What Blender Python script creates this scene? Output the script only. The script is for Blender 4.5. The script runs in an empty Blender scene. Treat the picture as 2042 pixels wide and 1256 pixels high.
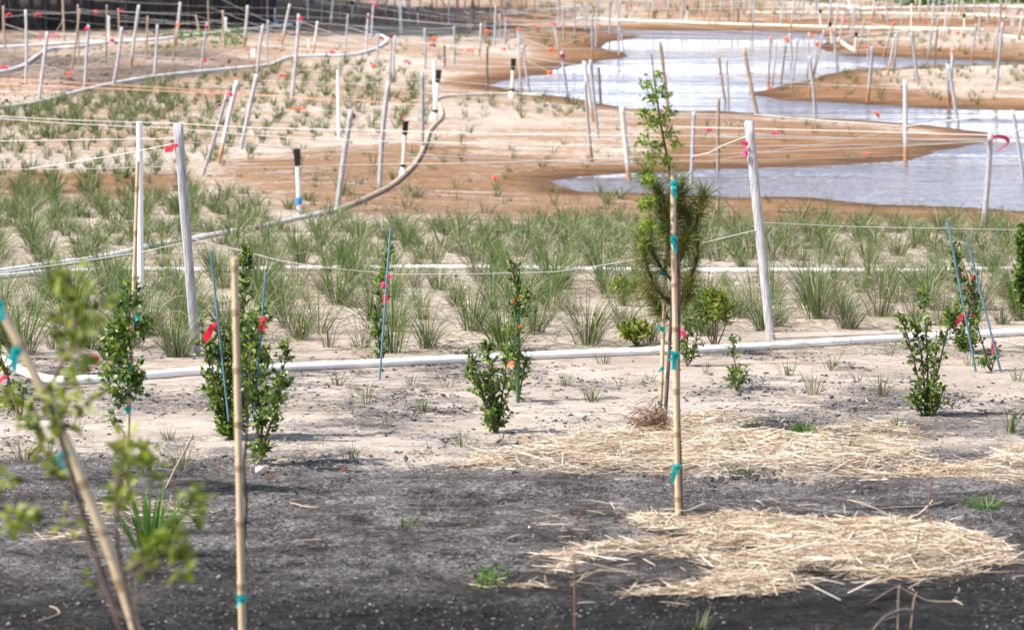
import bpy, math, numpy as np
from mathutils import Vector
rng = np.random.default_rng(7)
sc = bpy.context.scene
COL = sc.collection

# ------------------------------------------------------------------ camera
W0, H0, F = 2042, 1256, 5672.0            # photograph size and focal length in its pixels
PITCH = math.atan(948 / F)
CAM = np.array([0.0, 0.0, 5.8])           # 5.8 m over the pond, standing on the bank
cam = bpy.data.cameras.new("camera")
cam.sensor_width = 36.0
cam.lens = 36.0 * F / W0
cam.clip_start, cam.clip_end = 0.1, 3000
cam.dof.use_dof = True
cam.dof.focus_distance = 17.0
cam.dof.aperture_fstop = 5.0
camo = bpy.data.objects.new("camera", cam)
camo.location = CAM
camo.rotation_euler = (math.pi / 2 - PITCH, 0, 0)
COL.objects.link(camo)
sc.camera = camo

# ------------------------------------------------------------------ light
SUN_EL, SUN_AZ = math.radians(52), math.radians(-112)     # azimuth from +Y (view) towards +X
w = bpy.data.worlds.new("World"); sc.world = w; w.use_nodes = True
nt = w.node_tree
sky = nt.nodes.new("ShaderNodeTexSky"); sky.sky_type = 'NISHITA'; sky.sun_disc = False
sky.sun_elevation = SUN_EL; sky.sun_rotation = SUN_AZ
sky.dust_density = 2.5; sky.air_density = 1.0
bg = nt.nodes["Background"]; bg.inputs[1].default_value = 0.11
# broken bright cloud, unseen, banked towards the horizon to whiten the water, blue gaps above
def W(kind, **k):
    n = nt.nodes.new(kind)
    for a, b in k.items():
        if a in n.inputs: n.inputs[a].default_value = b
        else: setattr(n, a, b)
    return n
tc = W("ShaderNodeTexCoord"); sx = W("ShaderNodeSeparateXYZ"); nt.links.new(tc.outputs["Generated"], sx.inputs[0])
mp = W("ShaderNodeMapping"); mp.inputs["Scale"].default_value = (2.2, 2.2, 6.5); nt.links.new(tc.outputs["Generated"], mp.inputs[0])
cn = W("ShaderNodeTexNoise", Scale=1.6, Detail=7.0, Roughness=0.55); nt.links.new(mp.outputs[0], cn.inputs["Vector"])
el = W("ShaderNodeMapRange"); el.inputs[1].default_value = 0.02; el.inputs[2].default_value = 0.36; el.inputs[3].default_value = 0.30; el.inputs[4].default_value = -0.20
nt.links.new(sx.outputs[2], el.inputs[0])
ad = W("ShaderNodeMath", operation='ADD'); nt.links.new(cn.outputs[0], ad.inputs[0]); nt.links.new(el.outputs[0], ad.inputs[1])
cr = W("ShaderNodeMapRange"); cr.inputs[1].default_value = 0.46; cr.inputs[2].default_value = 0.72; nt.links.new(ad.outputs[0], cr.inputs[0])
cb = W("ShaderNodeMix", data_type='RGBA'); cb.inputs[7].default_value = (13.2, 13.9, 16.4, 1)
nt.links.new(cr.outputs[0], cb.inputs[0]); nt.links.new(sky.outputs[0], cb.inputs[6]); nt.links.new(cb.outputs[2], bg.inputs[0])
sl = bpy.data.lights.new("sun", 'SUN'); sl.energy = 5.0; sl.angle = math.radians(0.5); sl.color = (1.0, 0.955, 0.89)
so = bpy.data.objects.new("sun", sl); COL.objects.link(so)
sd_ = Vector((math.sin(SUN_AZ) * math.cos(SUN_EL), math.cos(SUN_AZ) * math.cos(SUN_EL), math.sin(SUN_EL)))
so.rotation_euler = sd_.to_track_quat('Z', 'Y').to_euler()
sc.view_settings.view_transform = 'Standard'
sc.view_settings.look = 'None'
sc.view_settings.exposure = 0.74
sc.view_settings.gamma = 1.0

# ------------------------------------------------------------------ picture <-> place
def ray(u, v):
    cx, cy = (np.asarray(u, float) - W0 / 2) / F, -(np.asarray(v, float) - H0 / 2) / F
    c, s = math.cos(PITCH), math.sin(PITCH)
    return np.stack([cx + 0 * cy, c + cy * s + 0 * cx, -s + cy * c + 0 * cx], -1)
def at(u, v, d):                          # the point seen at pixel (u, v), d metres out
    r = ray(u, v)
    return CAM + r * (np.asarray(d) / r[..., 1])[..., None]
def plane(u, v, z=0.0):
    r = ray(u, v)
    return CAM + r * ((z - CAM[2]) / r[..., 2])[..., None]
def pix(p):
    p = np.asarray(p, float) - CAM
    c, s = math.cos(PITCH), math.sin(PITCH)
    f = p[..., 1] * c - p[..., 2] * s
    up = p[..., 1] * s + p[..., 2] * c
    return W0 / 2 + F * p[..., 0] / f, H0 / 2 - F * up / f

# ------------------------------------------------------------------ noise and distance fields
_T = np.random.default_rng(3).random((256, 256))
def vnoise(x, y):
    xi, yi = np.floor(x).astype(int), np.floor(y).astype(int)
    fx, fy = x - xi, y - yi
    fx, fy = fx * fx * (3 - 2 * fx), fy * fy * (3 - 2 * fy)
    g = lambda a, b: _T[a % 256, b % 256]
    return (g(xi, yi) * (1 - fx) + g(xi + 1, yi) * fx) * (1 - fy) + (g(xi, yi + 1) * (1 - fx) + g(xi + 1, yi + 1) * fx) * fy
def fbm(x, y, n=4):
    t, a = 0.0, 0.5
    for k in range(n):
        t = t + a * vnoise(x * 2 ** k + 17 * k, y * 2 ** k + 31 * k); a *= 0.5
    return t / (1 - 0.5 ** n)
def sstep(a, b, x):
    t = np.clip((x - a) / (b - a), 0, 1); return t * t * (3 - 2 * t)
def sdf(poly, x, y):                      # signed distance, positive outside
    x, y = np.asarray(x, float), np.asarray(y, float)
    best = np.full(x.shape, 1e18); inside = np.zeros(x.shape, bool)
    n = len(poly)
    for i in range(n):
        ax, ay = poly[i][0], poly[i][1]; bx, by = poly[(i + 1) % n][0], poly[(i + 1) % n][1]
        dx, dy = bx - ax, by - ay
        t = np.clip(((x - ax) * dx + (y - ay) * dy) / (dx * dx + dy * dy + 1e-12), 0, 1)
        best = np.minimum(best, (x - ax - t * dx) ** 2 + (y - ay - t * dy) ** 2)
        c = (ay > y) != (by > y)
        inside ^= c & (x < (bx - ax) * (y - ay) / (by - ay + 1e-15) + ax)
    return np.sqrt(best) * np.where(inside, -1, 1)

SHORE = [(1098, 362), (1140, 354), (1190, 350), (1260, 345), (1340, 345), (1390, 339), (1513, 335), (1650, 329), (1805, 320),
    (1868, 307), (1855, 303), (1925, 291), (1970, 285), (1990, 276), (1969, 264), (1921, 257), (1856, 250), (1788, 245), (1719, 240),
    (1627, 235), (1513, 228), (1445, 223), (1342, 221), (1253, 216), (1201, 207), (1164, 199), (1133, 194), (1098, 189), (1047, 183),
    (1013, 179), (972, 172), (1000, 163), (1050, 153), (1093, 148), (1127, 132), (1195, 122), (1243, 119), (1252, 113), (1242, 105),
    (1212, 101), (1195, 93), (1212, 85), (1259, 76), (1278, 71), (1245, 68), (1190, 66), (1165, 61), (1240, 60.5), (1400, 61.5), (1500, 63),
    (1588, 65), (1633, 70), (1652, 80), (1636, 92), (1640, 100), (1667, 109), (1700, 112), (1760, 113.5), (1812, 117), (1863, 118.5),
    (1949, 121), (2042, 125), (2250, 129), (2250, 133), (2042, 127), (1983, 128), (1898, 130), (1838, 132), (1795, 136), (1743, 139),
    (1708, 139), (1674, 143), (1640, 150), (1623, 155), (1580, 166), (1545, 173), (1535, 179), (1486, 186), (1503, 190), (1529, 194),
    (1563, 200), (1623, 203), (1691, 207), (1750, 210), (1795, 213), (1856, 217), (2042, 222), (2350, 228), (2350, 432), (2042, 420),
    (1950, 416), (1850, 412), (1750, 408), (1660, 400), (1620, 394), (1560, 392), (1480, 393), (1400, 390), (1330, 386), (1250, 384),
    (1150, 383), (1110, 372)]
SH = plane(np.array([p[0] for p in SHORE]), np.array([p[1] for p in SHORE]))[:, :2]

def H(x, y):                              # height of the ground
    x, y = np.asarray(x, float), np.asarray(y, float)
    zb = 4.1 - 0.0903 * y
    z = 0.1 * np.logaddexp(zb / 0.1, 0.2 / 0.1)
    z = z + 0.5 * sstep(62, 90, y) * sstep(-2, -9, x)
    m = (y > 36) & (y < 110)
    if m.any():
        wob = 0.25 * (vnoise(x[m] * 1.1, y[m] * 0.8) - 0.5)
        s = sdf(SH, x[m], y[m]) + wob
        zz = z[m]
        lim = np.where(s > 0, 0.004 + 0.05 * s, -0.004 + 0.1 * s)
        z[m] = np.where(s > 0, np.minimum(zz, lim), np.maximum(lim, -0.5))
    return z + 0.012 * (fbm(x * 1.3, y * 1.3) - 0.5)
def ground(u, v):                         # the ground point seen at pixel (u, v)
    r = ray(float(u), float(v))
    ds = np.geomspace(3, 420, 900)
    P = CAM + r * (ds / r[1])[:, None]
    below = P[:, 2] < H(P[:, 0], P[:, 1])
    k = int(np.argmax(below)) if below.any() else len(ds) - 1
    lo, hi = ds[max(k - 1, 0)], ds[k]
    dd = np.linspace(lo, hi, 24)
    P = CAM + r * (dd / r[1])[:, None]
    below = P[:, 2] < H(P[:, 0], P[:, 1])
    k = int(np.argmax(below)) if below.any() else 23
    p = P[k].copy(); p[2] = float(H(np.array([p[0]]), np.array([p[1]]))[0])
    return p
def hz(x, y): return float(H(np.array([x]), np.array([y]))[0])
def gpoly(px): return [tuple(ground(*p)[:2]) for p in px]

# ------------------------------------------------------------------ materials
def mat(name, rough=0.7):
    m = bpy.data.materials.new(name); m.use_nodes = True
    b = m.node_tree.nodes["Principled BSDF"]; b.inputs["Roughness"].default_value = rough
    return m, m.node_tree, b
def N(t, kind, **k):
    n = t.nodes.new(kind)
    for a, b in k.items():
        if a in n.inputs: n.inputs[a].default_value = b
        else: setattr(n, a, b)
    return n
def ramp(t, fac, stops):
    r = t.nodes.new("ShaderNodeValToRGB")
    while len(r.color_ramp.elements) < len(stops): r.color_ramp.elements.new(0.5)
    for e, (p, c) in zip(r.color_ramp.elements, stops):
        e.position = p; e.color = (*c, 1) if len(c) == 3 else c
    t.links.new(fac, r.inputs[0]); return r
def mixc(t, fac, a, b, mode='MIX'):
    n = t.nodes.new("ShaderNodeMix"); n.data_type = 'RGBA'; n.blend_type = mode
    for s, x in ((0, fac), (6, a), (7, b)):
        if isinstance(x, (int, float)): n.inputs[s].default_value = x
        elif isinstance(x, tuple): n.inputs[s].default_value = (*x, 1)
        else: t.links.new(x, n.inputs[s])
    return n.outputs[2]
def math_(t, op, a, b=0.0, c=None):
    n = t.nodes.new("ShaderNodeMath"); n.operation = op
    for i, x in enumerate((a, b) if c is None else (a, b, c)):
        if isinstance(x, (int, float)): n.inputs[i].default_value = x
        else: t.links.new(x, n.inputs[i])
    return n.outputs[0]
def coords(t, scale=(1, 1, 1), which="Object"):
    c = t.nodes.new("ShaderNodeTexCoord"); mp = t.nodes.new("ShaderNodeMapping")
    mp.inputs["Scale"].default_value = scale
    t.links.new(c.outputs[which], mp.inputs[0]); return mp.outputs[0]
def noise(t, vec, scale, detail=6, rough=0.6):
    n = N(t, "ShaderNodeTexNoise", Scale=scale, Detail=detail, Roughness=rough)
    t.links.new(vec, n.inputs["Vector"]); return n.outputs[0]
def bump(t, b, h, strength=0.5, dist=0.01):
    n = N(t, "ShaderNodeBump", Strength=strength, Distance=dist)
    t.links.new(h, n.inputs["Height"]); t.links.new(n.outputs[0], b.inputs["Normal"])
def island(t): return t.nodes.new("ShaderNodeNewGeometry").outputs["Random Per Island"]

def simple(name, c1, c2, scale=20, stretch=(1, 1, 1), rough=0.7, bumpd=0.0, stain=None, spec=None):
    m, t, b = mat(name, rough)
    v = coords(t, stretch)
    n = noise(t, v, scale)
    col = ramp(t, n, [(0.3, c1), (0.7, c2)]).outputs[0]
    if stain:                             # mud soaked into the foot of the post
        c = t.nodes.new("ShaderNodeTexCoord"); sx = t.nodes.new("ShaderNodeSeparateXYZ")
        t.links.new(c.outputs["Object"], sx.inputs[0])
        h = math_(t, 'ADD', sx.outputs[2], math_(t, 'MULTIPLY', noise(t, coords(t), 6), 0.3))
        f = ramp(t, h, [(0.32, (1, 1, 1)), (0.55, (0, 0, 0))]).outputs[0]
        col = mixc(t, f, col, stain)
    t.links.new(col, b.inputs["Base Color"])
    if bumpd: bump(t, b, n, 0.8, bumpd)
    if spec is not None: b.inputs["Specular IOR Level"].default_value = spec
    return m
def leafy(name, stops, rough=0.45, trans=0.35):
    m, t, b = mat(name, rough)
    col = ramp(t, island(t), stops).outputs[0]
    t.links.new(col, b.inputs["Base Color"])
    b.inputs["Specular IOR Level"].default_value = 0.35
    tr = t.nodes.new("ShaderNodeBsdfTranslucent"); mx = t.nodes.new("ShaderNodeMixShader")
    br = N(t, "ShaderNodeHueSaturation", Value=1.5, Saturation=1.1)
    t.links.new(col, br.inputs["Color"]); t.links.new(br.outputs[0], tr.inputs[0])
    mx.inputs[0].default_value = trans
    t.links.new(b.outputs[0], mx.inputs[1]); t.links.new(tr.outputs[0], mx.inputs[2])
    t.links.new(mx.outputs[0], t.nodes["Material Output"].inputs[0])
    return m

M = {}
M['grey'] = simple("weathered_wood", (0.20, 0.195, 0.20), (0.55, 0.54, 0.55), 14, (8, 8, 0.6), 0.85, 0.003)
M['greymud'] = simple("weathered_wood_mud_foot", (0.26, 0.25, 0.25), (0.48, 0.46, 0.45), 14, (8, 8, 0.6), 0.85, 0.003, stain=(0.36, 0.17, 0.06))
M['pale'] = simple("pale_wood", (0.38, 0.36, 0.34), (0.64, 0.62, 0.60), 14, (8, 8, 0.6), 0.8, 0.002, stain=(0.38, 0.2, 0.08))
M['tan'] = simple("tan_wood", (0.25, 0.18, 0.12), (0.43, 0.33, 0.24), 14, (8, 8, 0.6), 0.8, 0.002)
M['dark'] = simple("dark_wood", (0.08, 0.07, 0.065), (0.2, 0.18, 0.17), 14, (8, 8, 0.6), 0.85, 0.003)
M['white'] = simple("white_plastic", (0.70, 0.67, 0.63), (0.84, 0.84, 0.83), 5, (1, 1, 1), rough=0.4)
M['cream'] = simple("cream_plastic", (0.62, 0.55, 0.42), (0.78, 0.74, 0.64), 5, rough=0.45)
M['pipestain'] = simple("mud_stained_plastic", (0.36, 0.25, 0.15), (0.62, 0.54, 0.42), 3, rough=0.55)
M['black'] = simple("black_plastic", (0.012, 0.012, 0.013), (0.025, 0.025, 0.027), 8, rough=0.5)
M['bamboo'] = simple("bamboo_skin", (0.46, 0.33, 0.19), (0.68, 0.54, 0.35), 9, (6, 6, 0.8), 0.5)
M['node'] = simple("bamboo_node", (0.26, 0.16, 0.085), (0.42, 0.29, 0.17), 9, rough=0.6)
M['bark'] = simple("sapling_bark", (0.07, 0.05, 0.04), (0.17, 0.12, 0.09), 18, (3, 3, 1), 0.85, 0.002)
M['redbark'] = simple("reddish_bark", (0.12, 0.06, 0.04), (0.26, 0.14, 0.09), 18, (3, 3, 1), 0.85, 0.002)
M['pinebark'] = simple("pine_bark", (0.12, 0.06, 0.03), (0.30, 0.16, 0.08), 5, (3, 3, 0.7), 0.9, 0.02)
M['greybark'] = simple("grey_bark", (0.05, 0.047, 0.043), (0.16, 0.15, 0.14), 5, (3, 3, 0.7), 0.9, 0.02)
M['red'] = leafy("red_tape", [(0, (0.72, 0.02, 0.05)), (1, (0.8, 0.06, 0.1))], 0.35, 0.3)
M['pink'] = leafy("pink_tape", [(0, (0.75, 0.03, 0.18)), (1, (0.8, 0.1, 0.25))], 0.35, 0.3)
M['orange'] = leafy("orange_tape", [(0, (0.85, 0.13, 0.05)), (1, (0.9, 0.25, 0.12))], 0.35, 0.3)
M['maroon'] = leafy("maroon_tape", [(0, (0.22, 0.015, 0.04)), (1, (0.34, 0.03, 0.07))], 0.35, 0.2)
M['teal'] = leafy("teal_tape", [(0, (0.0, 0.26, 0.26)), (1, (0.01, 0.36, 0.34))], 0.35, 0.3)
M['bluetag'] = simple("blue_plastic", (0.02, 0.22, 0.55), (0.05, 0.3, 0.65), 8, rough=0.4)
M['bluestake'] = simple("blue_grey_stake", (0.05, 0.14, 0.19), (0.12, 0.25, 0.32), 12, (3, 3, 0.7), 0.5)
M['greenstake'] = simple("green_stake", (0.015, 0.08, 0.025), (0.03, 0.13, 0.045), 12, rough=0.45)
M['twine'] = simple("white_twine", (0.55, 0.52, 0.48), (0.72, 0.69, 0.65), 30, rough=0.8)
M['redtwine'] = simple("faded_red_twine", (0.6, 0.28, 0.2), (0.75, 0.4, 0.3), 30, rough=0.8)
M['shrub'] = leafy("shrub_leaves", [(0, (0.018, 0.05, 0.010)), (0.4, (0.06, 0.12, 0.016)), (0.75, (0.14, 0.215, 0.03)), (1, (0.27, 0.33, 0.07))], 0.32, 0.3)
M['lime'] = leafy("lime_leaves", [(0, (0.05, 0.08, 0.01)), (0.6, (0.17, 0.215, 0.026)), (1, (0.32, 0.34, 0.07))], 0.4, 0.45)
M['oak'] = leafy("young_leaves", [(0, (0.05, 0.10, 0.01)), (0.5, (0.14, 0.21, 0.025)), (1, (0.27, 0.34, 0.06))], 0.4, 0.4)
M['needle'] = leafy("pine_needles", [(0, (0.045, 0.055, 0.012)), (0.6, (0.13, 0.155, 0.03)), (0.9, (0.22, 0.23, 0.05)), (1, (0.2, 0.15, 0.05))], 0.5, 0.35)
M['brownneedle'] = leafy("dead_needles", [(0, (0.16, 0.07, 0.04)), (1, (0.34, 0.2, 0.12))], 0.7, 0.2)
M['wood'] = leafy("woodland_leaves", [(0, (0.01, 0.022, 0.006)), (0.8, (0.035, 0.06, 0.015)), (1, (0.07, 0.1, 0.02))], 0.5, 0.25)
M['blade'] = leafy("grass_green", [(0, (0.026, 0.058, 0.008)), (0.6, (0.07, 0.128, 0.020)), (1, (0.15, 0.215, 0.05))], 0.5, 0.3)
M['dry'] = leafy("grass_dry", [(0, (0.09, 0.08, 0.055)), (0.6, (0.24, 0.21, 0.15)), (1, (0.46, 0.40, 0.30))], 0.7, 0.25)
M['fresh'] = leafy("grass_fresh", [(0, (0.03, 0.09, 0.015)), (0.6, (0.07, 0.17, 0.02)), (1, (0.14, 0.26, 0.04))], 0.4, 0.35)
M['straw'] = leafy("straw_stalks", [(0, (0.11, 0.07, 0.04)), (0.35, (0.38, 0.275, 0.18)), (0.75, (0.66, 0.55, 0.41)), (1, (0.86, 0.80, 0.70))], 0.55, 0.15)
M['flake'] = leafy("bark_flakes", [(0, (0.012, 0.012, 0.013)), (0.55, (0.03, 0.029, 0.028)), (0.85, (0.10, 0.097, 0.096)), (1, (0.26, 0.25, 0.25))], 0.75, 0.0)
M['chip'] = leafy("pale_chips", [(0, (0.16, 0.155, 0.155)), (0.6, (0.28, 0.275, 0.275)), (0.9, (0.42, 0.41, 0.41)), (1, (0.75, 0.74, 0.73))], 0.5, 0.0)
M['leaflitter'] = leafy("fallen_leaf", [(0, (0.35, 0.14, 0.07)), (1, (0.5, 0.25, 0.14))], 0.6, 0.2)

# ground
m, t, b = mat("ground_surface", 0.95); M['ground'] = m
b.inputs["Specular IOR Level"].default_value = 0.15
v = coords(t)
za = N(t, "ShaderNodeAttribute", attribute_name="zone")
sp = t.nodes.new("ShaderNodeSeparateColor"); t.links.new(za.outputs["Color"], sp.inputs[0])
nA, nB, nC, nD = noise(t, v, 0.9, 8), noise(t, v, 7, 8, 0.65), noise(t, v, 45, 8, 0.7), noise(t, v, 190, 4, 0.7)
nE = noise(t, coords(t, (0.45, 1.7, 1)), 1.3, 8, 0.65)
sand = ramp(t, math_(t, 'ADD', math_(t, 'MULTIPLY', nA, 0.25), math_(t, 'ADD', math_(t, 'MULTIPLY', nE, 0.35), math_(t, 'MULTIPLY', nC, 0.4))),
            [(0.34, (0.25, 0.19, 0.145)), (0.47, (0.44, 0.37, 0.31)), (0.60, (0.65, 0.575, 0.51))]).outputs[0]
mud = ramp(t, math_(t, 'ADD', math_(t, 'MULTIPLY', nE, 0.55), math_(t, 'ADD', math_(t, 'MULTIPLY', nB, 0.2), math_(t, 'MULTIPLY', nC, 0.25))),
           [(0.36, (0.085, 0.044, 0.024)), (0.47, (0.195, 0.102, 0.050)), (0.54, (0.26, 0.148, 0.078)), (0.64, (0.38, 0.28, 0.2))]).outputs[0]
soil = ramp(t, math_(t, 'ADD', math_(t, 'MULTIPLY', nC, 0.45), math_(t, 'MULTIPLY', nD, 0.55)),
            [(0.41, (0.008, 0.008, 0.008)), (0.475, (0.030, 0.029, 0.029)), (0.525, (0.13, 0.126, 0.124)), (0.575, (0.25, 0.245, 0.25)), (0.66, (0.55, 0.54, 0.54))]).outputs[0]
wet = ramp(t, sp.outputs[2], [(0.0, (1, 1, 1)), (1.0, (0.13, 0.13, 0.13))]).outputs[0]  # darkens the near soil and the damp waterline
blot = ramp(t, math_(t, 'ADD', math_(t, 'MULTIPLY', noise(t, v, 2.6, 8, 0.7), 0.6), math_(t, 'MULTIPLY', nB, 0.4)), [(0.40, (0.2, 0.2, 0.2)), (0.49, (0.95, 0.94, 0.93)), (0.60, (2.1, 2.1, 2.1))]).outputs[0]
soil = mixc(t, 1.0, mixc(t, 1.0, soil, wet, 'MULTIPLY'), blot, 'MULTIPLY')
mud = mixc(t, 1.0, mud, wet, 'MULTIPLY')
mf = ramp(t, math_(t, 'ADD', sp.outputs[0], math_(t, 'ADD', math_(t, 'MULTIPLY', math_(t, 'SUBTRACT', nB, 0.5), 1.1), math_(t, 'MULTIPLY', math_(t, 'SUBTRACT', nE, 0.5), 1.9))), [(0.25, (0, 0, 0)), (0.66, (1, 1, 1))]).outputs[0]
sn = math_(t, 'ADD', math_(t, 'MULTIPLY', math_(t, 'SUBTRACT', nB, 0.5), 0.9), math_(t, 'MULTIPLY', math_(t, 'SUBTRACT', nC, 0.5), 1.5))
sf = ramp(t, math_(t, 'ADD', sp.outputs[1], sn), [(0.46, (0, 0, 0)), (0.56, (1, 1, 1))]).outputs[0]
brn = mixc(t, math_(t, 'MULTIPLY', sp.outputs[0], 0.75), soil, mixc(t, 0.35, mud, soil))
col = mixc(t, sf, mixc(t, mf, sand, mud), brn)
t.links.new(col, b.inputs["Base Color"])
bump(t, b, math_(t, 'ADD', math_(t, 'MULTIPLY', nB, 1.2), math_(t, 'ADD', nC, math_(t, 'MULTIPLY', nD, 0.4))), 0.9, 0.02)

# water
m, t, b = mat("pond_water", 0.06); M['water'] = m
b.inputs["Base Color"].default_value = (0.13, 0.145, 0.19, 1); b.inputs["IOR"].default_value = 1.333
v = coords(t)
band = ramp(t, noise(t, coords(t, (0.035, 0.2, 1)), 1.0, 4, 0.6), [(0.43, (0.10, 0.10, 0.10)), (0.49, (0.45, 0.45, 0.45)), (0.56, (1.9, 1.9, 1.9))]).outputs[0]
r1 = noise(t, coords(t, (1.9, 1.5, 1)), 1.0, 3, 0.5)
r2 = noise(t, coords(t, (2.4, 2.0, 1)), 3.0, 3, 0.5)
hgt = math_(t, 'MULTIPLY', math_(t, 'ADD', r1, math_(t, 'MULTIPLY', r2, 0.5)), band)
bump(t, b, hgt, 1.0, 0.105)

# black netting: an open weave lets part of the light through
def netting(name, dens):
    m, t, b = mat(name, 0.8); b.inputs["Base Color"].default_value = (0.012, 0.012, 0.014, 1)
    tr = t.nodes.new("ShaderNodeBsdfTransparent"); mx = t.nodes.new("ShaderNodeMixShader"); mx.inputs[0].default_value = dens
    t.links.new(tr.outputs[0], mx.inputs[1]); t.links.new(b.outputs[0], mx.inputs[2])
    t.links.new(mx.outputs[0], t.nodes["Material Output"].inputs[0]); return m
M['net'] = netting("black_netting", 0.66); M['net2'] = netting("doubled_black_netting", 0.93)

# ------------------------------------------------------------------ mesh helpers
class G:                                  # gathers faces, becomes one mesh
    def __init__(s): s.v, s.f, s.m, s.n = [], [], [], 0
    def add(s, verts, faces, mi=0):
        verts = np.asarray(verts, float); faces = np.asarray(faces, int)
        s.v.append(verts); s.f.append(faces + s.n); s.n += len(verts)
        s.m.append(np.full(len(faces), mi) if np.isscalar(mi) else np.asarray(mi))
    def mesh(s, name, mats, org=(0, 0, 0), smooth=False):
        me = bpy.data.meshes.new(name)
        V = np.concatenate(s.v) - np.asarray(org)
        me.vertices.add(len(V)); me.vertices.foreach_set("co", V.astype(np.float32).ravel())
        sizes = np.concatenate([np.full(len(f), f.shape[1]) for f in s.f])
        loops = np.concatenate([f.ravel() for f in s.f])
        me.loops.add(len(loops)); me.loops.foreach_set("vertex_index", loops.astype(np.int32))
        me.polygons.add(len(sizes))
        st = np.concatenate([[0], np.cumsum(sizes)[:-1]])
        me.polygons.foreach_set("loop_start", st.astype(np.int32))
        me.polygons.foreach_set("material_index", np.concatenate(s.m).astype(np.int32))
        if smooth: me.polygons.foreach_set("use_smooth", np.ones(len(sizes), bool))
        for mm in (mats if isinstance(mats, (list, tuple)) else [mats]): me.materials.append(mm)
        me.update(calc_edges=True); me.validate()
        return me
def props(o, label=None, cat=None, group=None, kind=None):
    for k, x in (('label', label), ('category', cat), ('group', group), ('kind', kind)):
        if x: o[k] = x
    return o
def link(name, me, loc=(0, 0, 0), parent=None, **k):
    o = bpy.data.objects.new(name, me); COL.objects.link(o); o.location = loc
    if parent: o.parent = parent
    return props(o, **k)
def obj(name, g, mats, org=(0, 0, 0), parent=None, smooth=False, **k):
    me = g.mesh(name, mats, org, smooth)
    return link(name, me, (0, 0, 0) if parent else org, parent, **k)
def empty(name, loc, **k):
    return link(name, None, loc, **k)
def unit(a): a = np.asarray(a, float); return a / (np.linalg.norm(a, axis=-1, keepdims=True) + 1e-12)

def tube(g, pts, rad, sides=8, mi=0, cap=True):
    P = np.asarray(pts, float); n = len(P); R = np.full(n, rad) if np.isscalar(rad) else np.asarray(rad)
    T = unit(np.gradient(P, axis=0))
    ref = np.array([0, 0, 1.0]) if abs(T[:, 2]).mean() < 0.7 else np.array([0, 1.0, 0])
    A = unit(np.cross(T, ref)); B = np.cross(T, A)
    a = np.linspace(0, 2 * math.pi, sides, endpoint=False)
    V = P[:, None] + R[:, None, None] * (np.cos(a)[None, :, None] * A[:, None] + np.sin(a)[None, :, None] * B[:, None])
    i, j = np.meshgrid(np.arange(n - 1), np.arange(sides), indexing='ij'); j2 = (j + 1) % sides
    Fq = np.stack([i * sides + j, i * sides + j2, (i + 1) * sides + j2, (i + 1) * sides + j], -1).reshape(-1, 4)
    mm = mi if np.isscalar(mi) else np.repeat(np.asarray(mi), sides)
    g.add(V.reshape(-1, 3), Fq, mm)
    if cap:
        for k in (0, n - 1):
            c = V[k]; q = np.concatenate([c, P[k][None]])
            g.add(q, [(x, (x + 1) % sides, sides) for x in range(sides)], mm if np.isscalar(mm) else int(mm[0 if k == 0 else -1]))
def spline(pts, per=8):
    P = np.asarray(pts, float); Q = np.concatenate([[2 * P[0] - P[1]], P, [2 * P[-1] - P[-2]]]); out = []
    for i in range(1, len(Q) - 2):
        t = np.linspace(0, 1, per, endpoint=False)[:, None]; a, b_, c, d = Q[i - 1], Q[i], Q[i + 1], Q[i + 2]
        out.append(0.5 * (2 * b_ + (c - a) * t + (2 * a - 5 * b_ + 4 * c - d) * t ** 2 + (3 * b_ - a - 3 * c + d) * t ** 3))
    return np.concatenate(out + [P[-1:]])
def strips(g, P, Wd, S, mi=0):            # P (n,k,3) centre lines, Wd (n,k) widths, S (n,3) side vectors
    n, k = P.shape[:2]
    L = P - S[:, None] * Wd[..., None] / 2; R = P + S[:, None] * Wd[..., None] / 2
    V = np.stack([L, R], 2).reshape(n, 2 * k, 3)
    q = np.array([(2 * i, 2 * i + 1, 2 * i + 3, 2 * i + 2) for i in range(k - 1)])
    Fq = (np.arange(n)[:, None, None] * 2 * k + q[None]).reshape(-1, 4)
    g.add(V.reshape(-1, 3), Fq, mi if np.isscalar(mi) else np.repeat(mi, k - 1))
def leaves(g, P, T, Nn, L, Wd, mi=0, fold=0.25):
    n = len(P); T = unit(T); S = unit(np.cross(T, Nn)); U = np.cross(S, T)
    L = np.broadcast_to(L, (n,))[:, None]; Wd = np.broadcast_to(Wd, (n,))[:, None]
    a = P; c = P + T * L + U * (-0.12 * L); mid = P + T * L * 0.5
    l = mid - S * Wd / 2 + U * Wd * fold; r = mid + S * Wd / 2 + U * Wd * fold
    V = np.stack([a, l, c, r, mid], 1).reshape(-1, 3)
    tri = np.array([(0, 4, 1), (1, 4, 2), (0, 3, 4), (3, 2, 4)])
    Fq = (np.arange(n)[:, None, None] * 5 + tri[None]).reshape(-1, 3)
    g.add(V, Fq, mi)
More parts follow.
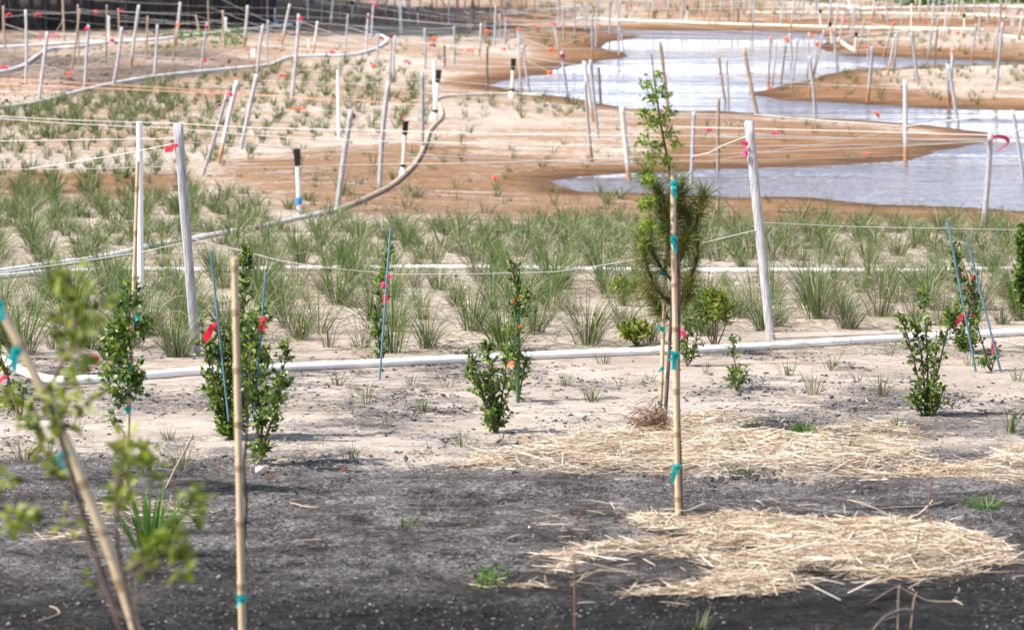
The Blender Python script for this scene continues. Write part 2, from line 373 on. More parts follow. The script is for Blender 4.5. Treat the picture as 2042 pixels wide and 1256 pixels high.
def blades(g, base, height, n, spread, tilt=(0.05, 0.6), wd=0.006, dryf=0.45, bend=1.15, wind=0.12, k=5, r=rng, mats=(0, 1)):
    az = r.random(n) * 2 * math.pi; D = np.stack([np.cos(az), np.sin(az), 0 * az], -1)
    dry = r.random(n) < dryf
    th0 = r.uniform(*tilt, n); th1 = bend * r.uniform(0.2, 1.3, n) * np.where(dry, 1.8, 1)
    L = height * r.uniform(0.55, 1.15, n) * np.where(dry, 0.95, 1)
    P = np.zeros((n, k, 3)); P[:, 0] = base + D * spread * r.random(n)[:, None] ** 0.7
    for i in range(1, k):
        tt = (i - 0.5) / (k - 1); th = th0 + th1 * tt ** 1.4
        d = D * np.sin(th)[:, None] + np.array([0, 0, 1.0]) * np.cos(th)[:, None]; d[:, 0] += wind * tt
        P[:, i] = P[:, i - 1] + unit(d) * (L / (k - 1))[:, None]
    prof = np.array([0.8, 1, 0.85, 0.55, 0.1]) if k == 5 else np.linspace(1, 0.12, k)
    S = unit(np.cross(D, [0, 0, 1.0]) + 0.6 * r.normal(size=(n, 3)))
    strips(g, P, wd * r.uniform(0.7, 1.3, n)[:, None] * prof[None], S, np.where(dry, mats[1], mats[0]))

# ------------------------------------------------------------------ ground
def dist_row(v):
    a = PITCH + math.atan((v - H0 / 2) / F)
    d = np.geomspace(2, 600, 4000); z = H(np.full(4000, -400.0 * 0 + 3.2), d) * 0 + 0.1 * np.logaddexp((4.1 - 0.0903 * d) / 0.1, 2.0)
    hit = CAM[2] - d * math.tan(a) < z
    return d[np.argmax(hit)]
vs = np.concatenate([np.arange(1330, 440, -2.6), np.arange(440, -70, -1.15)])
rows = [dist_row(x) for x in vs]
rows = np.array([-40, -20, -10, -5, 0, 3, 5, 6.5, 7.5] + [r_ for r_ in rows if r_ > 7.8])
rows = np.concatenate([np.unique(rows), np.geomspace(rows.max() * 1.04, 900, 26)])
us = np.concatenate([np.linspace(-1.6, -0.24, 24), np.linspace(-0.2, 0.2, 470), np.linspace(0.24, 1.6, 24)])
UU, YY = np.meshgrid(us, rows)
XX = UU * np.maximum(YY, 11)
x, y = XX.ravel(), YY.ravel()
z = H(x, y)
jx, jy = x + 1.2 * (fbm(x * 0.6, y * 0.6) - 0.5), y + 1.6 * (fbm(x * 0.5 + 9, y * 0.5) - 0.5)
MUD = [[(380, 335), (560, 305), (820, 282), (1000, 292), (1180, 312), (1400, 330), (1420, 442), (1000, 445), (700, 440), (520, 420), (420, 380)],
       [(1486, 186), (1640, 150), (1760, 150), (1800, 178), (2042, 196), (2200, 222), (1600, 205)],
       [(1300, 285), (1500, 268), (1700, 258), (1985, 272), (1925, 295), (1805, 322), (1376, 340), (1250, 335)],
       [(1030, 62), (1270, 70), (1250, 115), (1130, 140), (1000, 160), (900, 165), (960, 140), (1080, 112)],
       [(960, 44), (1400, 47), (1640, 58), (1640, 75), (1400, 60), (960, 54)],
       [(1630, 88), (1700, 84), (1850, 98), (2100, 106), (2100, 127), (1660, 112)],
       [(1480, 33), (2100, 40), (2100, 56), (1600, 50)],
       [(1380, 385), (2100, 415), (2100, 450), (1380, 445)], [(1180, 250), (1300, 225), (1500, 232), (1975, 275), (1800, 300), (1300, 300)],
       [(0, 345), (340, 345), (420, 385), (200, 400), (0, 380)]]
mudw = np.zeros(len(x))
near = (y > 30) & (y < 140)
for p in MUD:
    q = gpoly(p); mudw[near] = np.maximum(mudw[near], (.66 if p is MUD[0] or p is MUD[8] else 1) * sstep(1.6, -1.6, sdf(q, jx[near], jy[near])))
sdw = np.full(len(x), 99.0); sdw[near] = sdf(SH, x[near], y[near])
mudw = np.maximum(mudw, sstep(2.2, 0.3, sdw))
mudw = np.maximum(mudw, np.where(y > 46, 0.38 + 0.7 * (fbm(x * .3 + 3, y * .22) - .5), np.where(y > 17.5, 0.26, 0.1)) + .22 * sstep(74, 92, y))
soilw = 0.97 * sstep(15.8, 11.2, y + 3.6 * (fbm(x * 0.9, y * 1.1) - 0.5) + 0.35 * np.sin(x * 0.8))
soilw *= 0.72 + 0.6 * fbm(x * 1.7, y * 1.3 + 8)
soilw = np.maximum(soilw, np.where((y < 19.5), 0.34 + 0.8 * (fbm(x * 1.4 + 5, y * 0.9) - 0.42), np.where(y < 46, 0.16, 0.1 + 0.5 * (fbm(x * .35, y * .3) - .45))))
soilw = np.maximum(soilw, 0.95 * sstep(15.9, 14.2, y) * sstep(0.3, 1.8, x) * (0.55 + 0.8 * (fbm(x * 1.1, y * 1.3) - 0.4)))
for p, s in (([(-300, -20), (590, -20), (590, 70), (470, 150), (330, 165), (200, 190), (60, 160), (-300, 200)], 0.60), ([(-300, -30), (548, -30), (556, 50), (470, 58), (0, 64), (-300, 64)], .95), ([(880, 25), (1010, 40), (960, 52), (760, 50), (720, 32)], 0.55), ([(820, 115), (1000, 100), (1010, 150), (900, 160)], 0.33)):
    q = gpoly(p); mm = y > 50; e_ = sstep(1.5, -1.5, sdf(q, jx[mm], jy[mm])) * (1 if s > .9 else .1 + 1.5 * fbm(x[mm] * .35, y[mm] * .45 + 2)); soilw[mm] = np.maximum(soilw[mm], s * e_)
    mudw[mm] = np.maximum(mudw[mm], .5 * e_)
darkw = sstep(11.2, 9.2, y + 1.6 * (fbm(x * 0.8, y * 1.1 + 4) - 0.5) - 0.25 * x) * 0.95  # ground gets darker towards the near end of the bank
darkw = np.maximum(darkw, .55 * sstep(1.1, .1, sdw) * (y > 30))  # damp band along the water's edge
z += 0.05 * sstep(16, 13, y) * (fbm(x * 2.2, y * 2.2) - 0.5)
z += 0.02 * sstep(20, 14, y) * (fbm(x * 5, y * 5) - 0.5) + 0.012 * sstep(14, 12, y) * (fbm(x * 22, y * 22) - 0.5)
nr, nc = UU.shape
i, j = np.meshgrid(np.arange(nr - 1), np.arange(nc - 1), indexing='ij')
Fq = np.stack([i * nc + j, i * nc + j + 1, (i + 1) * nc + j + 1, (i + 1) * nc + j], -1).reshape(-1, 4)
g = G(); g.add(np.stack([x, y, z], -1), Fq)
me = g.mesh("ground", M['ground'], smooth=True)
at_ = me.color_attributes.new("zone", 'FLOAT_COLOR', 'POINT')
at_.data.foreach_set("color", np.stack([mudw, soilw, darkw, np.ones(len(x))], -1).astype(np.float32).ravel())
link("ground", me, kind="structure", label="sandy bank with dark soil sloping down to muddy pond shores")
g = G(); g.add([(-40, 38, 0), (60, 38, 0), (60, 118, 0), (-40, 118, 0)], [(0, 1, 2, 3)])
obj("pond_water", g, M['water'], kind="structure", label="shallow pond reflecting a bright sky between muddy shores")


# ------------------------------------------------------------------ labels by landmark
ORD = "nearest|second nearest|third nearest|fourth nearest|fifth nearest|sixth nearest|seventh nearest|eighth nearest|ninth nearest|tenth nearest|eleventh nearest|twelfth nearest|thirteenth nearest|fourteenth nearest|fifteenth nearest|sixteenth nearest|seventeenth nearest|eighteenth nearest|nineteenth nearest|twentieth nearest".split("|")
def by_landmark(items, marks):
    """items: (object, what, (u, v)); every object gets «what, nth nearest to landmark»"""
    took = {}
    for o, what, p in items:
        best = min(marks, key=lambda m_: (m_[1][0] - p[0]) ** 2 + (2.2 * (m_[1][1] - p[1])) ** 2)
        took.setdefault((what, best[0]), []).append(((best[1][0] - p[0]) ** 2 + (best[1][1] - p[1]) ** 2, o))
    for (what, lm), lst in took.items():
        lst.sort(key=lambda q: q[0])
        for k, (_, o) in enumerate(lst):
            o['label'] = f"{what} {ORD[k] if k < len(ORD) else 'number %d counting away' % (k + 1)} to {lm}" if k < len(ORD) else f"{what} farther off from {lm}"

# ------------------------------------------------------------------ stakes
STAKES = []                               # (object, base point, top point)
def stake(u0, v0, u1, v1, wpx, kind='grey', name='wooden_stake', r=rng):
    b0 = ground(u1, v1); d = b0[1]; s = F / d
    if v0 <= 1 and kind != 'x':           # its top is above the picture
        L = r.uniform(1.0, 1.35); du = (u0 - u1) / max(v1 - v0, 5) * 0.8
        top = b0 + np.array([L * du, 0, L])
    else: top = at(u0, v0, d)
    ax = top - b0; L = np.linalg.norm(ax); ax = ax / L
    wd = wpx / s; th = wd * r.uniform(0.5, 0.75)
    rot = r.uniform(-0.5, 0.5)
    A = np.array([math.cos(rot), math.sin(rot), 0]); A = unit(A - ax * A.dot(ax)); B = np.cross(ax, A)
    g = G()
    if kind in ('white',):
        tube(g, [b0 - ax * 0.15, b0 + ax * L * 0.5, top], wd / 2, 10)
    else:
        ts = np.array([-0.15 / L, 0.0, 0.2, 0.4, 0.6, 0.8, 0.93, 1.0]); V = []
        bow = r.normal(0, 0.008)
        for t_ in ts:
            c = b0 + ax * L * t_ + A * bow * math.sin(max(t_, 0) * 3.1) * L
            k = 1 + r.normal(0, 0.035); k2 = 1 + r.normal(0, 0.05)
            for (sa, sb) in ((-1, -1), (1, -1), (1, 1), (-1, 1)):
                e = 0.5
                V.append(c + A * sa * wd * e * k + B * sb * th * e * k2 + (ax * sa * wd * 0.25 * r.uniform(-1, 1) if t_ == 1 else 0))
        V = np.array(V); n = len(ts)
        fq = [(4 * a + c, 4 * a + (c + 1) % 4, 4 * a + 4 + (c + 1) % 4, 4 * a + 4 + c) for a in range(n - 1) for c in range(4)]
        fq.append((4 * n - 4, 4 * n - 3, 4 * n - 2, 4 * n - 1))
        g.add(V, fq)
    o = obj(name, g, M[kind], b0)
    STAKES.append((o, b0, top, (u1, v1), kind))
    return o

named = [
    (355, 245, 392, 708, 17, 'grey', "thick weathered grey stake beside the tall white post, twine knotted near its top"),
    (1493, 243, 1537, 676, 17, 'grey', "thick weathered grey stake leaning back by the front pipe, pink tape near its top"),
    (700, 222, 672, 420, 11, 'grey', "grey stake standing where the white pipe on the ground turns muddy brown"),
    (775, 163, 757, 376, 9, 'grey', "slim grey stake between the grey pipe-side stake and the capped riser on the brown pipe"),
    (512, 150, 480, 298, 8, 'grey', "grey leaning stake, upper one of three leaning together in the sandy planting"),
    (473, 162, 437, 325, 8, 'pale', "pale leaning stake in the middle of three leaning together in the sandy planting"),
    (452, 190, 404, 350, 7, 'grey', "grey stake leaning most of three together, pink tape at its top"),
    (1975, 268, 1960, 462, 10, 'grey', "grey stake at the pond edge with a curled maroon ribbon on top"),
    (1240, 215, 1255, 366, 9, 'pale', "pale stake standing in the tip of the near pool"),
    (1383, 223, 1377, 384, 8, 'grey', "grey stake in the near pool directly behind the pine sapling"),
    (1433, 195, 1432, 346, 6, 'tan', "thin tan stake where the mud spit meets the near pool"),
    (1805, 160, 1806, 322, 8, 'pale', "upright pale stake on the lower edge of the long mud spit"),
    (842, 145, 842, 296, 7, 'grey', "slim grey stake just beside the pair of white and capped risers on the pipe bend"),
    (1316, 83, 1334, 232, 7, 'tan', "tan stake behind the bare leader of the tall sapling"),
    (1484, 98, 1510, 229, 7, 'tan', "tan stake leaning across the tip of the middle mud spit"),
]
for a in named:
    o = stake(*a[:6]); props(o, a[6], "stake", "grade stakes along the bank and pond")

fg = [ # u0 v0 u1 v1 width kind
 (1165,122,1184,245,9,'pale'),(1167,161,1181,325,6,'greymud'),(1177,120,1193,276,7,'grey'),(1194,134,1198,206,6,'dark'),
 (1042,91,1056,186,6,'grey'),(1033,57,1040,186,4,'pale'),(1119,103,1132,195,7,'grey'),(1105,46,1116,112,5,'pale'),(972,93,972,182,5,'dark'),
 (886,90,887,134,5,'dark'),(906,53,906,128,5,'grey'),(960,48,956,113,5,'pale'),(847,56,848,138,5,'grey'),(788,72,785,162,5,'grey'),
 (780,75,775,166,5,'grey'),(754,68,752,138,5,'grey'),(735,28,731,100,5,'grey'),(745,10,741,78,4,'grey'),(694,30,689,107,4,'grey'),
 (1433,110,1449,218,6,'tan'),(1448,118,1453,225,6,'grey'),(1536,74,1532,179,5,'greymud'),(1548,80,1539,177,4,'pale'),(1567,90,1557,173,4,'dark'),
 (1575,68,1580,137,5,'grey'),(1590,77,1577,186,5,'greymud'),(1613,65,1609,162,4,'greymud'),(1614,112,1626,236,7,'grey'),(1644,60,1621,157,5,'greymud'),
 (1632,82,1612,192,5,'greymud'),(1664,58,1669,143,5,'grey'),(1740,92,1730,204,7,'greymud'),(1733,57,1731,131,4,'grey'),(1724,40,1709,107,5,'greymud'),
 (1791,62,1783,136,5,'greymud'),(1786,68,1770,152,5,'greymud'),(1781,48,1762,114,5,'greymud'),(1817,65,1831,172,6,'grey'),(1900,97,1894,205,7,'pale'),
 (1891,130,1911,256,8,'grey'),(1889,128,1892,212,6,'greymud'),(2000,46,1986,181,6,'grey'),(1990,58,1984,127,4,'greymud'),(1985,70,1979,117,4,'greymud'),
 (1947,48,1938,128,4,'greymud'),(1870,55,1864,138,4,'dark'),(1857,60,1848,129,4,'greymud'),(2019,220,2044,392,8,'grey'),
 (1690,0,1671,96,5,'greymud'),(1659,0,1650,63,4,'grey'),(1676,0,1663,60,5,'grey'),(1702,10,1696,75,4,'grey'),(1707,12,1702,73,4,'grey'),
 (1743,0,1738,42,4,'pale'),(1768,13,1765,50,4,'pale'),(1758,0,1758,18,3,'grey'),(1779,0,1779,20,3,'grey'),(1795,0,1798,57,3,'grey'),
 (1832,0,1833,43,3,'pale'),(1850,0,1851,25,4,'pale'),(1861,8,1858,81,4,'grey'),(1873,0,1869,49,4,'grey'),(1889,10,1882,85,4,'pale'),(1892,36,1892,64,3,'grey'),
 (1908,0,1906,47,3,'pale'),(1918,0,1916,32,4,'pale'),(1954,26,1952,73,4,'grey'),(1969,0,1970,46,4,'grey'),(1983,14,1983,52,3,'pale'),(1995,10,1997,44,3,'dark'),
 (2006,0,2006,30,3,'pale'),(2019,20,2015,77,4,'pale'),(2025,20,2019,75,4,'grey'),(2038,26,2032,81,5,'pale'),(2030,0,2028,26,3,'grey'),
 (1441,0,1433,50,4,'greymud'),(1459,0,1460,48,4,'grey'),(1474,0,1472,48,4,'greymud'),(1503,0,1500,65,4,'pale'),(1540,0,1540,38,3,'tan'),(1566,0,1556,47,4,'grey'),
 (1560,0,1558,30,3,'grey'),(1586,0,1575,66,4,'greymud'),(1594,0,1594,43,3,'grey'),(1604,0,1600,34,4,'grey'),(1628,0,1628,16,3,'grey'),(1520,0,1518,30,3,'greymud'),
 (1093,0,1094,19,3,'pale'),(1113,0,1114,48,4,'grey'),(1124,15,1124,80,4,'grey'),(1143,0,1147,80,4,'grey'),(1167,9,1168,60,4,'grey'),(1189,0,1196,68,4,'greymud'),
 (1181,27,1183,121,4,'greymud'),(1187,34,1188,94,4,'grey'),(1215,0,1216,69,5,'grey'),(1230,0,1227,27,4,'grey'),(1237,5,1232,46,4,'grey'),(1233,40,1234,111,4,'grey'),
 (1234,41,1244,104,4,'grey'),(1257,0,1259,20,4,'pale'),(1292,0,1294,38,3,'pale'),(1303,0,1299,20,3,'grey'),(1363,0,1358,46,4,'grey'),(1270,0,1271,14,3,'grey'),
 (1330,0,1329,16,3,'grey'),(1400,0,1398,14,3,'grey'),
 (715,0,713,38,5,'grey'),(772,0,768,45,4,'pale'),(787,0,786,46,3,'grey'),(811,0,811,34,3,'grey'),(817,0,816,45,3,'grey'),(895,0,895,47,4,'white'),
 (871,0,871,43,3,'grey'),(911,0,911,40,3,'grey'),(945,0,944,52,3,'dark'),(933,34,933,66,3,'grey'),(938,30,938,66,3,'grey'),(967,41,967,80,3,'grey'),
 (972,60,973,90,4,'pale'),(988,12,985,97,4,'grey'),(997,30,997,78,4,'grey'),(1008,35,1007,91,4,'grey'),(1017,0,1016,32,3,'grey'),(1035,56,1041,124,4,'pale'),
 (975,27,974,53,3,'grey'),(850,28,850,46,3,'grey'),(860,28,861,47,3,'grey'),(880,30,880,48,3,'grey'),(888,27,888,47,3,'pale'),(902,28,902,50,3,'grey'),(920,27,921,52,4,'pale'),
 (928,0,927,20,3,'grey'),(955,0,955,22,3,'pale'),(1000,0,1000,15,3,'grey'),(1040,0,1041,18,3,'grey'),(1066,0,1066,22,3,'grey'),(838,0,838,22,3,'grey'),(755,0,754,20,3,'grey'),
 (360,5,350,93,6,'pale'),(413,45,400,138,6,'grey'),(455,3,448,34,5,'pale'),(499,0,487,95,6,'pale'),(525,50,513,148,6,'grey'),(535,41,532,128,4,'grey'),
 (578,9,562,90,5,'pale'),(596,29,580,210,7,'grey'),(633,43,624,111,5,'pale'),(667,0,658,66,5,'pale'),(645,0,640,50,4,'grey'),(680,0,678,40,3,'grey'),
 (51,20,51,168,6,'grey'),(95,64,78,198,7,'grey'),(177,50,169,172,6,'grey'),(243,54,225,172,7,'grey'),(277,11,261,133,7,'pale'),(314,51,308,150,6,'grey'),
 (159,18,142,141,5,'tan'),(348,57,345,126,4,'tan'),
]
r_ = np.random.default_rng(77)
for lo, hi, n_ in ((1400, 2040, 34), (860, 1390, 20)):
    for u_ in np.linspace(lo, hi, n_) + r_.normal(0, 8, n_):
        vb = r_.uniform(12, 40 if u_ < 1400 else 52); fg.append((u_ + r_.normal(0, 3), max(vb - r_.uniform(36, 48), 0), u_, vb, r_.uniform(2.6, 3.8), ('pale', 'grey', 'pale')[r_.integers(0, 3)]))
far_items = []
LM_FAR = [("the black mesh fence corner", (548, 45)), ("the white riser beside the woods", (217, 60)), ("the riser under the mesh fence", (450, 55)),
    ("the winding pipe's bend", (770, 88)), ("the pond-tip capped riser", (1022, 160)),
    ("the middle mud spit's bare tip", (1490, 186)), ("the far pipe elbow", (1690, 98)), ("the tall post past the bend", (798, 40)),
    ("the far-shore capped riser", (1369, 38)), ("the riser between two far pipes", (1636, 40)),
    ("the far brown strip's riser", (1923, 46)), ("the green bank's capped riser", (1818, 32)), ("the small riser past the inlet", (1161, 25)),
    ("the half-brown capped riser", (833, 34)), ("the inlet's brown mud tongue", (1243, 115)), ("the white-tipped far stake", (1993, 110)),
    ("the woods pipe's sinking loop", (65, 120)), ("the two short white pipe stubs", (505, 105)), ("the single short white pipe stub", (616, 88)),
    ("the draped-ribbon stake", (1567, 90)), ("the pale strip behind the spit", (1850, 170))]
desc = {'grey': 'thin weathered grey stake', 'greymud': 'thin mud-footed grey stake', 'pale': 'thin bleached pale stake', 'dark': 'thin dark wooden stake', 'tan': 'thin tan wooden stake', 'white': 'slim white post'}
for a in fg:
    o = stake(*a[:4], a[4] * .84, a[5]); props(o, None, "stake", "grade stakes along the bank and pond")
    far_items.append((o, desc[a[5]], ((a[0] + a[2]) / 2, (a[1] + a[3]) / 2)))

# white posts and bamboo canes far off
def post(u0, v0, u1, v1, wpx, label, name='white_post', kind='white'):
    o = stake(u0, v0, u1, v1, wpx, kind, name); props(o, label, "post" if kind == 'white' else "cane"); return o
post(278, 243, 281, 640, 13, "tall white plastic post standing close to the thick grey stake")
post(674, 140, 676, 275, 7, "white post with a red ribbon top in the sandy planting")
post(797, -6, 799, 66, 6, "tall white post past the bend of the winding pipe")
post(866, 120, 869, 236, 8, "white post pressed against the capped riser at the pipe bend")
post(613, 0, 613, 40, 4, "slim white post just past the black mesh fence corner")
post(502, 97, 502, 113, 4, "short white pipe stub, paler of two side by side", 'pipe_stub')
post(508, 97, 508, 114, 5, "short white pipe stub, brighter of two side by side", 'pipe_stub')
post(616, 79, 616, 96, 5, "single short white pipe stub in dark mulch by the winding pipe", 'pipe_stub')
cane_items = []
for a in [(9,0,10,99,4),(127,0,128,87,4),(155,9,158,131,3),(213,10,212,129,3),(237,0,240,100,3),(300,0,291,121,4),(534,0,534,60,3),(445,0,447,98,4),(417,0,419,72,3),(390,30,398,70,4)]:
    o = stake(*a, 'tan', 'bamboo_cane'); props(o, None, "cane", "bamboo canes in front of the dark woods")
    cane_items.append((o, "tan cane before the woods,", ((a[0]+a[2])/2, (a[1]+a[3])/2)))
by_landmark(far_items, LM_FAR); by_landmark(cane_items, LM_FAR)

# ------------------------------------------------------------------ capped risers
def riser(u0, v0, u1, v1, vc, wpx, label, tag=False, mtl='cream', fitting=False):
    b0 = ground(u1, v1); d = b0[1]; s = F / d; top = at(u0, v0, d); ax = unit(top - b0); L = np.linalg.norm(top - b0)
    k = (vc - v0) / (v1 - v0); r_ = wpx / s / 2
    root = empty('capped_riser', b0, label=label, cat="riser", group="black-capped pipe risers")
    g = G(); tube(g, [b0 - ax * 0.12, b0 + ax * L * 0.5, top - ax * L * k * 0.85], r_, 12); obj('pipe', g, M[mtl], b0, root, True)
    R = r_ * 1.42
    g = G(); c0 = top - ax * L * k
    tube(g, [c0, c0 + ax * L * k * 0.15, c0 + ax * L * k * 0.17, c0 + ax * L * k * 0.8, c0 + ax * L * k * 0.82, top], [R * .85, R * .85, R, R, R * 1.12, R * 1.1], 12); obj('cap', g, M['black'], b0, root)
    if fitting:
        g = G(); tube(g, [b0 + ax * 0.0, b0 + ax * 0.10, b0 + ax * 0.101, b0 + ax * 0.16], [r_ * 1.7, r_ * 1.7, r_ * 1.3, r_ * 1.3], 12); obj('coupling', g, M['cream'], b0, root)
        g = G(); tube(g, [b0 + ax * 0.165, b0 + ax * 0.215], r_ * 1.5, 12); obj('clamp', g, M['black'], b0, root)
    if tag:
        g = G(); c = b0 + ax * L * 0.16; tube(g, [c, c + ax * 0.1], r_ * 1.5, 10); obj('tag', g, M['bluetag'], b0, root)
    return root
riser(592, 297, 597, 428, 332, 9, "white riser with black cap and blue tag near its foot", True, 'white')
riser(809, 242, 803, 352, 269, 8, "black-capped riser joined onto the muddy brown pipe", False, 'cream', True)
riser(875, 140, 866, 240, 165, 8, "black-capped riser at the top curl of the brown pipe", False, 'white', True)
riser(1024, 117, 1020, 196, 140, 7, "black-capped riser at the narrow tip of the pond", False, 'cream', True)
for u0, v0, u1, v1, vc, lab in [(702, 2, 702, 37, 10, "small black-capped riser farther out than the winding white pipe"), (833, 15, 833, 50, 24, "half-brown black-capped riser on dark strip"),
    (1162, 9, 1160, 38, 16, "small black-capped riser past the pond inlet"), (1371, 12, 1369, 47, 21, "black-capped riser on the pipe along the far pond edge"),
    (1636, 20, 1637, 56, 27, "black-capped riser between the two long far pipes"), (1818, 0, 1817, 57, 7, "tall black-capped riser before the green far bank"),
    (1923, 28, 1923, 61, 36, "black-capped riser on the far brown strip"), (1655, 44, 1659, 88, 54, "black-capped riser at the water's edge near the pipe elbow"),
    (1708, 64, 1704, 104, 74, "black-capped riser rising from the pipe elbow")]:
    riser(u0, v0, u1, v1, vc, 4.2, lab)
def plain_riser(u0, v0, u1, v1, wpx, label):
    b0 = ground(u1, v1); d = b0[1]; s = F / d; top = at(u0, v0, d); ax = unit(top - b0); r_ = wpx / s / 2; L = np.linalg.norm(top - b0)
    root = empty('white_riser', b0, label=label, cat="riser", group="plain white pipe risers")
    g = G(); tube(g, [b0 - ax * 0.1, b0 + ax * L * .85], r_, 10); obj('pipe', g, M['white'], b0, root, True)
    g = G(); tube(g, [b0 + ax * L * .85, b0 + ax * L * .97, top], [r_ * 1.25, r_ * 1.25, r_ * .8], 10); obj('cap', g, M['white'], b0, root)
    g = G(); tube(g, [b0 + np.array([r_ * 2.4, 0, 0]), b0 + ax * 0.14 + np.array([r_ * 2.4, 0, 0])], r_ * 1.1, 8); obj('elbow', g, M['white'], b0, root)
plain_riser(216, 32, 217, 88, 6, "white riser on the upper pipe beside the woods")
plain_riser(450, 35, 451, 68, 5, "white riser under the mesh fence on the upper pipe")
plain_riser(548, 17, 547, 50, 4, "white riser at the black mesh fence corner")
plain_riser(1694, 0, 1694, 24, 5, "fat white riser beyond the pipe elbow")

# ------------------------------------------------------------------ pipes on the ground
def pipe(pts, r_, label, mats='white', name='drain_pipe', lift=0.8, couplings=()):
    P = []
    for a in spline(np.array(pts, float), 5):
        q = ground(a[0], a[1]); P.append(q + np.array([0, 0, r_ * lift + (a[2] if len(a) > 2 else 0)]))
    P = np.array(P)
    # smooth the line a little so that it lies like a stiff hose
    for _ in range(2): P[1:-1] = 0.25 * P[:-2] + 0.5 * P[1:-1] + 0.25 * P[2:]
    org = P[0].copy()
    g = G(); tube(g, spline(P, 3), r_, 10)
    o = obj(name, g, M[mats], org, None, True, label=label, cat="pipe", group="pipes laid on the ground")
    for c in couplings:
        k = int(c * (len(P) - 1)); k = min(max(k, 1), len(P) - 2); dr = unit(P[k + 1] - P[k - 1])
        g = G(); tube(g, [P[k] - dr * r_ * 2.2, P[k] + dr * r_ * 2.2], r_ * 1.22, 12)
        cp = obj('coupling', g, M[mats], org, o, False)
    return o, P
pipe([(-60, 705), (0, 722), (31, 741), (70, 757), (113, 766), (212, 763), (300, 756), (391, 748), (500, 743), (590, 739), (700, 734), (820, 728), (950, 722), (1080, 716), (1200, 711), (1330, 706), (1480, 700), (1650, 690), (1800, 681), (1930, 675), (2042, 669), (2160, 662)], 0.029, "long white pipe nearest the viewer, curving up at one end", couplings=(0.38, 0.72))
pipe([(-60, 562), (60, 551), (130, 546), (290, 542), (390, 543), (540, 541), (700, 539), (850, 538), (1000, 538), (1130, 541), (1260, 543), (1430, 544), (1560, 544), (1700, 545), (1850, 545), (1960, 542), (2042, 541), (2160, 540)], 0.028, "straight white pipe crossing the grass clumps behind the nearest pipe", couplings=(0.55,))
pipe([(-60, 553), (0, 547), (60, 538), (140, 528), (220, 515), (290, 497), (375, 483), (430, 471), (520, 455), (600, 437), (672, 422)], 0.032, "white pipe climbing through the grass behind both grey and white posts", couplings=(.3, .75))
pipe([(672, 422), (700, 412), (740, 394), (775, 376), (800, 357), (830, 326), (848, 290), (855, 266), (868, 250), (880, 238), (881, 222), (874, 210)], 0.036, "mud-brown pipe curving up the wet shore past the capped risers", 'pipestain')
pipe([(874, 210), (870, 202), (885, 195), (940, 192), (1020, 190), (1080, 193)], 0.035, "pale pipe running from the riser pair to the narrow pond tip", 'cream')
pipe([(-60, 226), (0, 218), (60, 210), (95, 203), (140, 190), (215, 172), (300, 157), (370, 149), (440, 142), (530, 134), (555, 125), (580, 117), (640, 114), (700, 113), (745, 101), (768, 88), (773, 82)], 0.042, "winding white pipe from the dark mulch to the pipe bend", couplings=(.35, .62, .85))
pipe([(773, 82), (765, 76), (745, 67), (725, 59)], 0.042, "short white pipe running on beyond the pipe bend")
pipe([(-60, 152), (0, 147), (40, 137), (65, 121), (90, 104), (115, 99), (150, 97), (215, 88), (310, 82), (370, 75), (420, 70), (500, 60), (580, 52)], 0.045, "white pipe along the foot of the woods with a sinking loop")
pipe([(-60, 100), (0, 97), (90, 92), (150, 88), (205, 86)], 0.04, "white pipe behind the looped one at the woods")
pipe([(540, 43), (580, 47), (600, 51)], 0.05, "short white pipe at the mesh fence corner")
pipe([(1150, 39), (1200, 41), (1250, 44), (1330, 46), (1400, 49), (1560, 54), (1690, 57.5), (1800, 59), (1880, 60), (1960, 62)], 0.042, "long cream pipe along the far edge of the pond", 'cream')
pipe([(1490, 28.5), (1560, 28), (1700, 29.5), (1800, 30), (1900, 31), (1980, 34), (2042, 38), (2120, 43)], 0.045, "cream pipe across the far brown strip", 'cream')
pipe([(1620, 14), (1680, 15), (1730, 19), (1850, 17), (1960, 15), (2042, 16), (2100, 16)], 0.04, "farthest white pipe before the green bank", 'white')
pipe([(1100, 0.5), (1200, 1), (1300, 2)], 0.04, "pale pipe at the farthest sand beyond the pond", 'cream')
pipe([(1672, 82), (1686, 94), (1703, 104)], 0.055, "short cream pipe slanting down into the elbow fitting", 'cream')
pipe([(1675, 80), (1690, 78), (1720, 75), (1760, 72)], 0.05, "orange-stained pipe running off from the elbow fitting", 'pipestain')
pipe([(2000, 75), (2020, 78), (2060, 81), (2120, 84)], 0.05, "short white pipe behind the white-tipped far stake")
pipe([(1760, 72), (1790, 65), (1830, 62), (1900, 61)], 0.03, "thin pale hose curving away behind the far peninsula", 'cream')

# ------------------------------------------------------------------ twine between the stakes
def gd(u, v): return float(ground(u, v)[1])
D2, D3, D9, D4 = gd(392, 708), gd(1537, 676), gd(1960, 462), gd(672, 420)
def twine(pts, label, m_='twine', rpx=0.85, sag=0.0):
    P = np.array([at(u, v, d) for u, v, d in pts])
    Q = []
    for a, b_ in zip(P[:-1], P[1:]):
        t_ = np.linspace(0, 1, 7)[:-1, None]; seg = a + (b_ - a) * t_
        seg[:, 2] -= sag * 4 * (t_ * (1 - t_))[:, 0]; Q.append(seg)
    Q = np.concatenate(Q + [P[-1:]])
    r_ = np.clip(rpx / (F / Q[:, 1]), 0.0022, 0.012)
    g = G(); tube(g, Q, r_, 5); c = Q[0].copy()
    return obj('twine', g, M[m_], c, label=label, cat="twine", group="twine strung between stakes")
twine([(-80, 335.5, 31), (300, 333, 33), (700, 329, 35), (1300, 312, 36.5), (1975, 281, D9)], "lowest long twine running to the maroon-ribboned stake, crossing behind both near posts", sag=0.02)
